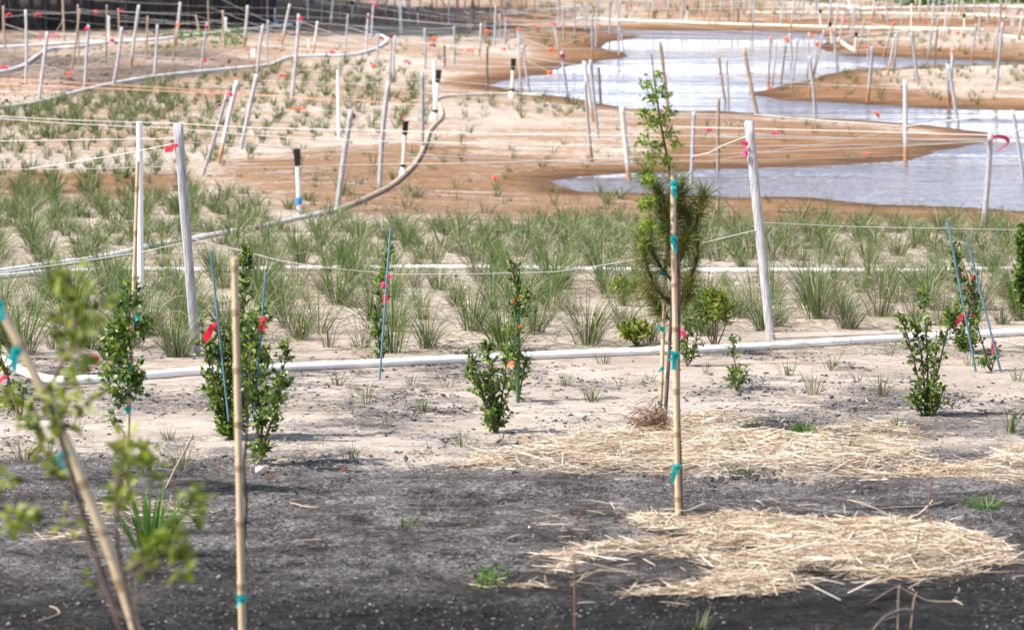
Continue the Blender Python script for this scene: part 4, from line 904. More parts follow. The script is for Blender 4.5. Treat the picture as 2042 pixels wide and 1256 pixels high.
cane([(1314, 870), (1319, 760), (1325, 600), (1330, 470), (1333, 390)], dB, 8, "thinner bamboo cane holding the bare-legged pine sapling", seed=2)
cane([(484, 1300), (479, 1050), (474, 800), (468, 514)], 8.6, 15, "bare upright bamboo cane before the big dense shrub", seed=3, internode=.17)
cane([(330, 1480), (262, 1230), (185, 1010), (125, 865), (60, 730), (-4, 606), (-22, 570)], 6.6, 21, "blurred leaning bamboo cane close to the viewer", seed=4, internode=.2)
dC = gd(252, 992)
cane([(250, 1000), (255, 870), (262, 700), (268, 540), (275, 322)], dC, 8, "slim bamboo cane in front of the white post", seed=5)
def tie(u, v, d, wpx, label, tail=True):
    s = F / d; c = at(u, v, d); g = G(); k = wpx / s
    tube(g, [c + [0, 0, -k * .3], c, c + [0, 0, k * .3]], [k * .42, k * .55, k * .42], 10, cap=False)
    r = np.random.default_rng(int(u * 7 + v))
    for q in range(3 if tail else 2):
        a = r.uniform(-1, 1); t_ = np.linspace(0, 1, 5); e = np.array([a * k * .9, -k * .6, 0])
        P = c + np.outer(t_, e) + np.array([0, -k * .5, 0]); P[:, 2] += k * (-1.7 * t_ ** 1.5 if q == 0 and tail else .6 * t_ * (1 if q % 2 else -1))
        strips(g, P[None], (k * np.array([.4, .55, .6, .6, .5]))[None], unit(np.array([[.8, .2, r.uniform(-.5, .5)]])))
    return obj('plant_tie', g, M['teal'], c, label=label, cat="plant tie", group="teal ties binding saplings to canes")
for u, v, w_, lab in [(1344, 366, 16, "teal tie at the top of the straw-bedded cane"), (1344, 476, 15, "teal tie among pine needles on the straw-bedded cane"), (1347, 706, 17, "teal tie level with the front pipe on the tall cane"), (1349, 930, 17, "lowest teal tie on the straw-bedded cane, above the straw")]: tie(u, v, dA - .02, w_, lab)
for u, v, w_, lab in [(1318, 444, 9, "highest small teal tie on the thinner sapling cane"), (1322, 545, 9, "small teal tie just below the pine needles"), (1319, 655, 11, "small teal tie in the middle of the thinner cane"), (1320, 735, 9, "small teal tie below the front pipe on the thinner cane"), (1316, 803, 10, "lowest small teal tie on the thinner cane")]: tie(u, v, dB - .03, w_, lab, False)
tie(482, 1193, 8.55, 20, "teal tie low on the bare upright cane", False)
for u, v, w_, lab in [(128, 905, 24, "blurred teal tie in the middle of the leaning cane"), (33, 700, 22, "blurred teal tie high on the leaning cane"), (0, 606, 18, "blurred teal tie at the leaning cane's upper end")]: tie(u, v, 6.55, w_, lab)
for u, v, w_, lab in [(274, 632, 10, "small teal tie high on the slim cane before the white post"), (258, 730, 8, "small teal tie midway on the slim cane"), (255, 815, 13, "teal tie on the slim cane's lower half")]: tie(u, v, dC - .03, w_, lab, False)

# ------------------------------------------------------------------ saplings on the canes
r = np.random.default_rng(40); b0 = ground(1358, 1046)
root = empty('tall_sapling', b0, label="tall slim sapling with bare leader and few leaves tied to a cane", cat="sapling")
line = [(1358, 1050), (1357, 950), (1353, 840), (1352, 740), (1354, 600), (1350, 470), (1342, 380), (1333, 325), (1318, 250), (1307, 175), (1299, 108)]
Q = spline(np.array([at(u, v, dA + .02) for u, v in line]), 5)
g = G(); tube(g, Q, np.interp(np.linspace(0, 1, len(Q)), [0, .05, .5, 1], [.012, .0085, .007, .0025]), 8); obj('trunk', g, M['redbark'], b0, root, True)
g = G(); LP = []; LT = []
for (u, v, n_, sx) in [(1314, 150, 7, 10), (1288, 172, 12, 16), (1303, 196, 10, 14), (1331, 188, 5, 7), (1318, 178, 6, 9), (1335, 222, 8, 10), (1292, 228, 14, 18), (1318, 236, 14, 16), (1300, 250, 12, 18), (1335, 268, 10, 14), (1283, 282, 10, 14), (1310, 290, 14, 18), (1348, 292, 8, 10), (1302, 318, 16, 20), (1330, 322, 12, 14), (1290, 405, 34, 20), (1296, 450, 30, 16), (1282, 480, 12, 12), (1292, 360, 16, 14)]:
    k = n_ * 4; LP.append(np.array([at(u + a, v + c, dA + e) for a, c, e in zip(r.normal(0, sx * .5, k), r.normal(0, sx * .35, k), r.normal(0, .03, k))]))
    LT.append(r.normal(size=(k, 3)) + [0.2 * np.sign(u - 1315), 0, .2])
P = np.concatenate(LP); T = np.concatenate(LT); L = r.uniform(.018, .032, len(P)); leaves(g, P, T, r.normal(0, .6, P.shape) + [0, -.4, .8], L, L * .42); obj('foliage', g, M['oak'], b0, root)

r = np.random.default_rng(41); b0 = ground(1322, 866)
root = empty('pine_sapling', b0, label="young pine with bare leg and soft needle plume beside the cane", cat="sapling")
br = [[(1324, 866), (1331, 760), (1338, 640), (1342, 540), (1335, 450), (1312, 380), (1292, 345)], [(1339, 640), (1362, 590), (1384, 540), (1392, 490), (1386, 450)], [(1386, 460), (1372, 430), (1352, 390), (1345, 360)], [(1386, 456), (1398, 420), (1404, 385)], [(1340, 560), (1310, 520), (1290, 470)], [(1342, 520), (1368, 470), (1370, 420)], [(1339, 600), (1300, 575), (1268, 585)], [(1340, 560), (1360, 500), (1372, 470)], [(1340, 610), (1308, 575), (1288, 520), (1284, 470)], [(1341, 620), (1365, 600), (1380, 560)], [(1338, 500), (1320, 440), (1318, 390)], [(1339, 640), (1318, 620), (1300, 590)], [(1340, 470), (1356, 420), (1362, 360)]]
st = stems_of(b0, br, dB, r, .07); g = G()
for k, ln in enumerate(st): tube(g, ln, np.linspace(.011 if k == 0 else .008, .004, len(ln)), 7)
obj('trunk', g, M['bark'], b0, root, True)
C, D_ = [], []
for k, ln in enumerate(st):
    n = (470 if k != 6 else 90) if k else 950; f = (r.uniform(.5, 1, n) if k == 0 else r.uniform(.12, 1, n)) * (len(ln) - 1.001); i = f.astype(int); c = ln[i] + (ln[i + 1] - ln[i]) * (f - i)[:, None]
    C.append(c); D_.append(unit(unit(ln[i + 1] - ln[i]) * .8 + r.normal(0, .62, (n, 3)) + [-.1, 0, .2]))
C = np.concatenate(C); D_ = np.concatenate(D_); n = len(C); L = r.uniform(.05, .15, n)
t_ = np.linspace(0, 1, 4); P = C[:, None] + D_[:, None] * (L[:, None] * t_)[..., None]; P[..., 2] -= .03 * t_ ** 2
g = G(); strips(g, P, np.repeat(np.array([[.0026, .0026, .0022, .001]]), n, 0), unit(np.cross(D_, r.normal(size=(n, 3))))); obj('needles', g, M['needle'], b0, root)
b1 = ground(1300, 868); n = 520; a = r.random(n) * 6.28; D_ = unit(np.stack([np.cos(a), np.sin(a), r.uniform(.2, 1.6, n)], -1)); C = b1 + np.stack([r.normal(-.01, .05, n), r.normal(0, .04, n), np.abs(r.normal(.05, .05, n))], -1); L = r.uniform(.05, .15, n)
P = C[:, None] + D_[:, None] * (L[:, None] * t_)[..., None]; P[..., 2] -= .04 * t_ ** 2
g = G(); strips(g, P, np.repeat(np.array([[.004, .004, .003, .001]]), n, 0), unit(np.cross(D_, r.normal(size=(n, 3)))), r.integers(0, 3, n) // 2)
obj('dead_tuft', g, [M['brownneedle'], M['dry']], b1, label="rusty dead needle tuft at the pine sapling's foot", cat="dead plant")

def canopy(name, b0, trunk, d, rad, clusters, label, seed, leaf, mtl, lw=.5, bark='bark', per=1.0, dep=.06):
    r = np.random.default_rng(seed); root = empty(name, b0, label=label, cat="sapling")
    g = G(); Q = spline(np.array([at(u, v, d) for u, v in trunk]), 5); tube(g, Q, np.linspace(rad, rad * .35, len(Q)), 7)
    LP, LT = [], []
    for (u, v, sx, sy, n_) in clusters:
        o_ = r.normal(0, dep); c = at(u, v, d + o_); k = np.argmin(((Q - c) ** 2).sum(1)); k = max(0, k - 2); s = F / d
        tube(g, spline(np.array([Q[k], (Q[k] + c) / 2 + r.normal(0, .01, 3), c]), 3), np.linspace(rad * .32, rad * .14, 7), 5, cap=False)
        n_ = int(n_ * per); P = c + np.stack([r.normal(0, sx / s * .45, n_), r.normal(0, sx / s * .4, n_), r.normal(0, sy / s * .45, n_)], -1)
        LP.append(P); LT.append(unit(P - c + r.normal(0, .012, P.shape)) + r.normal(0, .5, P.shape))
    obj('trunk', g, M[bark], b0, root, True)
    P, T = np.concatenate(LP), np.concatenate(LT); L = r.uniform(*leaf, len(P)); g = G(); leaves(g, P, T, r.normal(0, .6, P.shape) + [0, -.3, .9], L, L * lw); obj('foliage', g, M[mtl], b0, root)
b0 = ground(247, 992)
canopy('staked_sapling', b0, [(250, 996), (256, 900), (257, 800), (261, 720), (259, 650), (268, 580), (274, 560)], dC + .02, .008,
    [(270, 580, 14, 18, 26), (255, 605, 18, 18, 34), (245, 650, 26, 22, 50), (265, 655, 30, 22, 60), (285, 650, 14, 16, 22), (235, 665, 24, 20, 40), (218, 668, 12, 10, 14), (222, 695, 20, 16, 30), (240, 705, 22, 18, 36), (215, 738, 14, 10, 16), (232, 742, 26, 16, 40), (258, 745, 24, 18, 40), (275, 752, 12, 14, 18), (222, 775, 12, 10, 14), (268, 775, 14, 14, 20), (240, 790, 12, 12, 14), (226, 830, 10, 10, 10), (245, 805, 10, 12, 12)],
    "leafy sapling on the slim cane before the white post", 50, (.026, .04), 'shrub', lw=.5, per=2.3)
b0 = at(300, 1560, 6.2); b0[2] = hz(b0[0], b0[1])
canopy('leaning_sapling', b0, [(330, 1500), (255, 1290), (185, 1090), (120, 870), (100, 780), (140, 690), (150, 600), (125, 545)], 6.2, .009,
    [(128, 548, 26, 20, 16), (145, 580, 30, 24, 24), (150, 612, 26, 24, 18), (200, 600, 26, 22, 14), (188, 622, 20, 16, 9), (130, 640, 28, 20, 15), (165, 655, 30, 24, 20), (140, 690, 30, 24, 20), (155, 715, 30, 24, 20), (145, 745, 26, 20, 14), (118, 800, 30, 24, 18), (90, 800, 34, 28, 26), (60, 820, 28, 26, 18), (95, 850, 36, 28, 28), (75, 880, 26, 24, 18), (180, 790, 24, 18, 12), (150, 830, 28, 22, 16), (105, 935, 24, 18, 12), (90, 940, 18, 16, 8), (10, 790, 16, 16, 10), (10, 962, 18, 14, 12)],
    "blurred sapling of lime leaves on the leaning cane close by", 51, (.02, .039), 'lime', lw=.62, dep=.1)
b0 = at(250, 1600, 5.9); b0[2] = hz(b0[0], b0[1])
canopy('leaning_sapling', b0, [(340, 1560), (290, 1330), (240, 1120), (232, 1000), (244, 900), (250, 860)], 5.9, .0065,
    [(250, 890, 22, 18, 16), (285, 905, 26, 22, 24), (285, 935, 26, 24, 22), (262, 920, 24, 20, 18), (235, 895, 20, 14, 10), (245, 975, 26, 22, 22), (240, 1000, 24, 20, 16), (395, 985, 22, 18, 18), (390, 1018, 24, 24, 22), (345, 1075, 26, 24, 22), (350, 1095, 30, 24, 26), (310, 1095, 24, 18, 14), (275, 1125, 28, 18, 22), (365, 1130, 16, 18, 9), (35, 1030, 30, 20, 18), (28, 1050, 26, 22, 14), (130, 1045, 18, 18, 9), (175, 1160, 12, 12, 6)],
    "blurred lower branches of lime leaves near the tussock", 52, (.02, .039), 'lime', lw=.62, dep=.1)
g = G(); Q = spline(np.array([at(u, v, 8.62) for u, v in [(486, 1300), (484, 1200), (487, 1080), (492, 1000), (487, 930), (493, 850), (488, 760)]]), 5); tube(g, Q, np.linspace(.006, .003, len(Q)), 6)
for (u, v, a, c) in [(489, 1038, 476, 1028), (490, 1040, 505, 1052), (489, 980, 499, 968)]:
    p = at(u, v, 8.62); q = at(a, c, 8.6); tube(g, [p, (p + q) / 2 + [0, 0, .004], q], [.0035, .003, .002], 5)
obj('bare_sapling', g, M['bark'], Q[0], None, True, label="leafless thin sapling tied to the bare upright cane", cat="sapling")

# ------------------------------------------------------------------ grass clumps
def clump_mesh(seed, n, h, wd, dryf, name):
    g = G(); blades(g, np.zeros(3), h, n, .065, tilt=(.02, .5), dryf=dryf, wd=wd, r=np.random.default_rng(seed))
    return g.mesh(name, [M['blade'], M['dry']])
VAR = [(clump_mesh(500 + k, (150, 90, 60, 120)[k % 4], (.42, .46, .34, .40)[k % 4], .0046, (.22, .42, .58)[k % 3], "grass_clump"), k % 3) for k in range(12)]
r = np.random.default_rng(60)
cand = []
yv = 18.3
while yv < 46:
    halfw = .19 * yv + .5
    xs = np.arange(-halfw, halfw, .58)
    for xx in xs:
        px_, py_ = xx + r.normal(0, .13), yv + r.normal(0, .17)
        u, v = pix((px_, py_, hz(px_, py_)))
        front = np.interp(u, [0, 113, 391, 1080, 1480, 2042], [735, 745, 735, 705, 685, 655])
        if v > front - 10: continue
        bare = 1250 < u < 1300 and v > 640
        edge = np.interp(u, [0, 350, 560, 700, 1000, 1400, 2042], [330, 400, 425, 440, 440, 440, 452])
        p_keep = .9 if v > edge + 8 else (.3 if v > edge - 14 else .06)
        if 850 < u < 950 and 560 < v < 700: p_keep *= .55
        pl = np.interp(u, [0, 290, 700, 1260, 2042], [548, 541, 539, 543, 541])
        if pl < v < pl + 30: p_keep *= .42
        if u < 660 and abs(v - 22 - np.interp(u, [0, 140, 290, 430, 600, 672], [547, 528, 497, 471, 437, 422])) < 22: p_keep *= .35
        if r.random() < p_keep: cand.append((px_, py_, u, v, r.uniform(.5, 1.18) * (1 + .2 * (v > 560))))
    yv += .46 if yv < 30 else .56
cand.sort(key=lambda c: c[1])
LM_G = [("the thick leaning stake", (390, 700)), ("the tall white post", (281, 610)), ("the pink-taped stake", (1537, 672)), ("the green-staked shrub", (1033, 790)), ("the blue-staked thin shrub", (760, 720)),
    ("the pine sapling", (1320, 620)), ("the thick-based shrub", (1846, 640)), ("the crossed blue stakes", (1938, 640)), ("the maroon-ribboned stake", (1960, 462)), ("the blue-tagged riser", (597, 430)),
    ("the brown pipe's start", (672, 430)), ("the front pipe's upcurve", (60, 740)), ("the lime-green lone sprig", (1243, 590)), ("the darkest cut-off shrub", (2045, 560)), ("the near pool's sharp tip", (1100, 380))]
items = []
for k, (px_, py_, u, v, s) in enumerate(cand[:290]):
    me, dk = VAR[r.integers(0, 12)]
    o = link("grass_clump", me, (px_, py_, hz(px_, py_) - .01)); o.scale = (s, s, s * r.uniform(.85, 1.1)); o.rotation_euler = (0, 0, r.uniform(-.6, .6))
    props(o, None, "grass clump", "planted grass clumps on the bank")
    pl = np.interp(u, [0, 290, 700, 1260, 2042], [548, 541, 539, 543, 541])
    items.append((o, ("green", "greying", "dry")[dk] + (" grass clump before the second pipe," if v > pl else " grass clump beyond the second pipe,"), (u, v)))
by_landmark(items, LM_G)
g = G()
for (px_, py_, u, v, s) in cand[290:]:
    blades(g, np.array([px_, py_, hz(px_, py_) - .01]), .42 * s, 62, .08, wd=.0085, dryf=.42, r=r)
# smaller plugs in the sandy and muddy flats round the pond
def flat_zone(poly, step, h, keep, n=13, wd=.012, dryf=.3):
    q = np.array(gpoly(poly)); lo, hi = q.min(0), q.max(0)
    X, Y = np.meshgrid(np.arange(lo[0], hi[0], step), np.arange(lo[1], hi[1], step * 1.15)); X = X.ravel() + r.normal(0, step * .2, X.size); Y = Y.ravel() + r.normal(0, step * .2, Y.size)
    ok = (sdf(q, X, Y) < 0) & (r.random(X.size) < keep) & (sdf(SH, X, Y) > .25); X, Y = X[ok], Y[ok]
    if not len(X): return
    Z = H(X, Y)
    for a, b_, c in zip(X, Y, Z): blades(g, np.array([a, b_, c - .01]), h * r.uniform(.5, 1.25), max(5, int(1.4 * n * r.uniform(.5, 1.3))), .06, wd=wd, dryf=dryf, r=r, bend=.7)
flat_zone([(-60, 225), (330, 160), (520, 140), (700, 118), (860, 150), (860, 250), (700, 275), (520, 310), (330, 345), (-60, 350)], .5, .30, .9, 20)
flat_zone([(-60, 225), (60, 212), (330, 170), (380, 200), (300, 260), (-60, 300)], .45, .32, .8, 24)
flat_zone([(-60, 350), (330, 340), (420, 385), (560, 425), (300, 440), (-60, 440)], .52, .4, .85, 34, .01)
flat_zone([(870, 195), (1000, 185), (1140, 200), (1180, 225), (1100, 240), (870, 235)], .6, .28, .85, 15)
flat_zone([(420, 320), (860, 260), (1180, 290), (1400, 330), (1360, 440), (700, 440), (520, 420)], .75, .26, .7, 14, .009)
flat_zone([(1250, 235), (1513, 235), (1980, 275), (1800, 318), (1350, 340), (1180, 310)], .75, .22, .6, 9)
flat_zone([(1520, 184), (1640, 150), (1740, 140), (1900, 132), (2100, 130), (2100, 218), (1700, 204)], .62, .26, .75, 9, .014)
flat_zone([(1680, 100), (1760, 70), (2100, 62), (2100, 118), (1800, 112)], .62, .28, .85, 9, .016)
flat_zone([(860, 75), (1160, 62), (1200, 85), (1040, 110), (860, 100)], .8, .26, .7, 9, .016)
flat_zone([(540, 110), (760, 70), (1000, 48), (1000, 100), (800, 140), (560, 140)], .8, .26, .5, 9, .016)
flat_zone([(560, 0), (1100, 8), (1100, 40), (700, 50), (560, 45)], .8, .3, .7, 8, .018)
flat_zone([(1100, 6), (2100, 10), (2100, 50), (1100, 36)], .8, .28, .8, 8, .018)
flat_zone([(1380, 385), (2100, 418), (2100, 450), (1380, 440)], .5, .2, .5, 9, .007)
flat_zone([(1100, 384), (1380, 388), (1380, 440), (1000, 440)], .6, .22, .35, 9, .007)
# litter of dead blades between the clumps
n = 34000; Yl = r.uniform(18.5, 44, n); Xl = (r.random(n) * 2 - 1) * (.19 * Yl + .4); ok = fbm(Xl * 1.6, Yl * 1.2) > .40; Xl, Yl = Xl[ok], Yl[ok]; n = len(Xl)
a_ = r.random(n) * 6.28; L_ = r.uniform(.06, .26, n); D_ = np.stack([np.cos(a_), np.sin(a_), r.normal(.12, .2, n)], -1); tt = np.linspace(-.5, .5, 4)
Pl = np.stack([Xl, Yl, H(Xl, Yl) + .012 + .03 * r.random(n)], -1)[:, None] + D_[:, None] * (L_[:, None] * tt)[..., None]; Pl[..., 2] -= .12 * L_[:, None] * (tt * 2) ** 2
strips(g, Pl, .0048 * r.uniform(.6, 1.4, n)[:, None] * np.array([[.7, 1, 1, .5]]), unit(np.cross(D_, [0, 0, 1.0]) + r.normal(0, .6, (n, 3))), np.where(r.random(n) < .22, 0, 1))
obj("grass", g, [M['blade'], M['dry']], kind="stuff", label="small grass plugs over the flats and the farther clumps", cat="grass")
g = G(); q = np.array(gpoly([(1400, -8), (2150, -10), (2150, 16), (1900, 14), (1700, 12), (1560, 2)])); lo, hi = q.min(0), q.max(0)
X = r.uniform(lo[0], hi[0], 5200); Y = r.uniform(lo[1], hi[1], 5200); ok = (sdf(q, X, Y) < 0) & (fbm(X * .5, Y * .3) > .46); X, Y = X[ok], Y[ok]; Z = H(X, Y); n = len(X)
Pp = np.stack([X, Y, Z + np.abs(r.normal(.12, .1, n))], -1); leaves(g, np.repeat(Pp, 3, 0) + r.normal(0, .1, (3 * n, 3)), r.normal(size=(3 * n, 3)) + [0, 0, .6], r.normal(size=(3 * n, 3)), .16, .1)
q = np.array(gpoly([(300, 72), (520, 62), (520, 96), (300, 100)])); lo, hi = q.min(0), q.max(0); X = r.uniform(lo[0], hi[0], 2000); Y = r.uniform(lo[1], hi[1], 2000); ok = (sdf(q, X, Y) < 0) & (fbm(X * .8, Y * .5) > .63); X, Y = X[ok], Y[ok]; n = len(X)
if n: leaves(g, np.stack([X, Y, H(X, Y) + np.abs(r.normal(.02, .03, n))], -1), r.normal(size=(n, 3)) + [0, 0, .6], r.normal(size=(n, 3)), .11, .05)
obj("ground_cover", g, M['fresh'], kind="stuff", label="bright green ground cover on the far bank and by the woods", cat="ground cover")

# ------------------------------------------------------------------ weeds, tussocks, stalks
def weed(u, v, hpx, n, label, mats=('blade', 'dry'), dryf=.5, wd=.004, spread=.04, tilt=(.05, .5), bend=.7, name='weed_tuft', cat="weed", seed=0, group="sparse weeds on the sand and soil", wind=.1):
    b0 = ground(u, v); g = G(); blades(g, b0 - [0, 0, .005], hpx / (F / b0[1]), n, spread, tilt, wd, dryf, bend, wind, r=np.random.default_rng(900 + seed)); return obj(name, g, [M[mats[0]], M[mats[1]]], b0, label=label, cat=cat, group=group)
WD = [(48, 922, 62, 26, .9), (365, 935, 60, 16, .7), (845, 820, 40, 18, .6), (730, 806, 60, 14, .7), (700, 915, 45, 12, .8), (1178, 800, 50, 22, .5), (1128, 770, 34, 16, .4), (1242, 770, 40, 5, .8), (922, 888, 40, 9, .4), (1622, 786, 60, 16, .5), (1570, 748, 46, 16, .4), (1660, 738, 42, 14, .6),
    (1758, 790, 58, 18, .5), (1790, 860, 44, 14, .4), (2018, 862, 60, 22, .5), (1776, 710, 30, 12, .6), (1710, 760, 40, 8, .6), (1500, 852, 34, 10, .5), (1080, 905, 30, 7, .5), (1478, 905, 44, 8, .5), (1690, 902, 50, 10, .5), (675, 768, 34, 14, .4), (808, 1052, 40, 8, .2), (1143, 1158, 44, 5, .1), (1828, 1110, 66, 9, .4),
    (560, 800, 44, 10, .6), (820, 770, 30, 12, .6), (1000, 880, 30, 6, .7), (1935, 730, 30, 12, .5), (1600, 920, 44, 9, .5), (1560, 880, 40, 10, .4), (890, 770, 36, 9, .6), (1205, 725, 30, 14, .3), (1295, 760, 26, 8, .5), (640, 890, 34, 6, .8), (340, 880, 36, 9, .6), (150, 860, 44, 12, .7), (100, 905, 40, 9, .8), (300, 940, 40, 9, .6), (2030, 760, 40, 12, .5), (1390, 1256, 50, 12, .4), (860, 900, 30, 6, .7), (1410, 745, 30, 9, .5), (740, 730, 30, 14, .4), (1860, 735, 30, 10, .5), (1300, 905, 30, 7, .6), (1160, 870, 30, 6, .7), (560, 890, 28, 6, .8), (780, 850, 36, 8, .7)]
LM_W = LM_G + [("the big dense shrub", (462, 870)), ("the bare upright cane", (478, 1100)), ("the straw-bedded cane", (1352, 1030)), ("the vase-shaped shrub", (988, 860)), ("the small sparse shrub", (1470, 776)), ("the tall shrub's thick base", (1848, 828)), ("the broad-bladed tussock", (300, 1100)), ("the slim cane's foot", (252, 985)), ("the little shrub by the outermost blue stake", (1976, 738)), ("the near straw bed's outer end", (1990, 1110))]
wi = []
for k, (u, v, h, n, dr) in enumerate(WD): wi.append((weed(u, v, h, int(n * 1.9), None, dryf=dr * .85, seed=k, wd=.0046), "thin wispy weed tuft" if dr < .6 else "dry wispy weed tuft", (u, v)))
by_landmark(wi, LM_W)
weed(302, 1112, 150, 64, "broad-bladed green tussock on dark soil near blurred leaves", ('fresh', 'dry'), .05, .014, .06, (.03, .6), .3, 'grass_tussock', "tussock", 70, None)
weed(1968, 1012, 34, 90, "low bright green tussock with pale dry tips on dark soil", ('fresh', 'dry'), .15, .005, .07, (.2, 1.2), .5, 'grass_tussock', "tussock", 71, None)
weed(1602, 864, 36, 80, "small bright green tussock at the straw's far edge", ('fresh', 'dry'), .1, .005, .05, (.1, .9), .5, 'grass_tussock', "tussock", 72, None)
weed(1462, 944, 26, 60, "flat green tussock lying in the far straw", ('fresh', 'dry'), .1, .006, .08, (.5, 1.3), .4, 'grass_tussock', "tussock", 73, None)
weed(960, 915, 20, 40, "flat dark green weed at the straw's thin end", ('blade', 'dry'), .2, .005, .08, (.5, 1.3), .4, 'grass_tussock', "tussock", 74, None)
b0 = ground(972, 1170); rr = np.random.default_rng(75); n = 150; g = G(); P = b0 + np.stack([rr.normal(0, .035, n), rr.normal(0, .05, n), np.abs(rr.normal(.025, .02, n))], -1); leaves(g, P, rr.normal(size=(n, 3)) + [0, 0, .5], rr.normal(0, .5, (n, 3)) + [0, 0, 1], .02, .012)
root = empty('creeping_weed', b0, label="small creeping weed with reddish stems on dark soil", cat="weed"); obj('foliage', g, M['fresh'], b0, root)
g = G()
for k in range(7): e = b0 + np.array([rr.normal(0, .06), rr.normal(0, .05), .03]); tube(g, [b0, (b0 + e) / 2 + [0, 0, .02], e], [.002, .0016, .001], 4)
obj('stem', g, M['redbark'], b0, root)
def stalk(pts, wpx, m_, label, d0=None, name='dry_stalk', lie=False):
    b0 = ground(*pts[0]); d = b0[1] if d0 is None else d0; P = np.array([ground(*p) + [0, 0, .006] if lie else at(p[0], p[1], d) for p in pts]); g = G(); tube(g, spline(P, 4), wpx / (F / d) / 2, 5)
    return obj(name, g, M[m_], P[0], None, True, label=label, cat="stalk", group="dry stalks and sticks")
stalk([(1145, 1300), (1146, 1200), (1145, 1112)], 4, 'redbark', "thin reddish stalk standing in the dark foreground soil", gd(1145, 1250))
stalk([(1850, 1052), (1852, 1000), (1858, 952)], 3, 'redbark', "thin reddish stalk between straw bed and low tussock")
stalk([(330, 975), (352, 930), (386, 866)], 5, 'dry_stick' if 'dry_stick' in M else 'tan', "tan leaning stick past the slim cane")
stalk([(580, 1005), (620, 1014), (660, 1010), (690, 1000)], 4, 'tan', "curved tan straw lying on grey soil by the bare cane", lie=True)
stalk([(78, 1240), (100, 1234), (118, 1226), (112, 1216), (100, 1212)], 4, 'tan', "hooked reddish twig lying in the foreground soil", lie=True)
stalk([(605, 1080), (640, 1078)], 4, 'tan', "short tan straw lying on dark soil", lie=True)
stalk([(375, 1077), (415, 1076)], 4, 'tan', "short tan straw lying beside the broad-bladed tussock", lie=True)
stalk([(1790, 1262), (1792, 1180), (1795, 1165)], 3, 'tan', "dim dry stalk standing before the near straw bed", gd(1790, 1256))
stalk([(1815, 1262), (1822, 1200), (1828, 1180)], 3, 'tan', "second dim dry stalk before the near straw bed", gd(1815, 1256))
stalk([(1740, 1256), (1765, 1228), (1800, 1214), (1820, 1216)], 4, 'dark', "arched pale dry leaf blade before the near straw bed", gd(1740, 1256))
stalk([(1735, 1262), (1760, 1238), (1785, 1228)], 3, 'dark', "lower arched dry leaf blade before the near straw bed", gd(1740, 1256))
for (u, v, wp, hp, m_, lab, nm, ct) in [(517, 943, 17, 13, 'white', "white plastic plant tag on soil below the bare-legged shrub", 'plant_tag', 'plant tag')]:
    b0 = ground(u, v); s = F / b0[1]; a, c = wp / s / 2, hp / s; g = G()
    for k in (0, 1): pass
    V = [(-a, 0, .003), (a * .9, .01, .0), (a, .03, c), (-a * .9, .02, c * .8)]; V = np.array(V + [(x_, y_ + .002, z_) for x_, y_, z_ in V]) + b0; g.add(V, [(0, 1, 2, 3), (7, 6, 5, 4), (0, 4, 5, 1), (1, 5, 6, 2), (2, 6, 7, 3), (3, 7, 4, 0)]); obj(nm, g, M[m_], b0, label=lab, cat=ct)
for k, (u, v, wp, lab) in enumerate([(685, 943, 22, "rust-brown fallen leaf on grey soil near the plant tag"), (540, 957, 24, "curled brown leaf by the white plant tag"), (443, 940, 14, "reddish leaf scrap before the big dense shrub"), (935, 1052, 14, "pale brown leaf in the middle of the dark soil"), (1150, 1027, 14, "orange-brown leaf scrap near the straw-bedded cane"), (1385, 994, 10, "tiny orange leaf scrap by the straw-bedded cane"), (1050, 975, 16, "white fleck of leaf on the dark soil"), (978, 1024, 14, "grey-white leaf on the middle soil")]):
    b0 = ground(u, v); L = wp / (F / b0[1]); g = G(); rr = np.random.default_rng(k)
    leaves(g, np.array([b0 + [-L / 2, 0, .006], b0 + [-L / 2, 0, .009]]), np.array([[1, rr.normal(0, .3), .15], [1, rr.normal(0, .3), .3]]), np.array([[0, 0, 1.], [0, .3, 1.]]), L, L * .55); obj('fallen_leaf', g, M['leaflitter' if k < 6 else 'chip'], b0, label=lab, cat="leaf", group="fallen leaves on the soil")

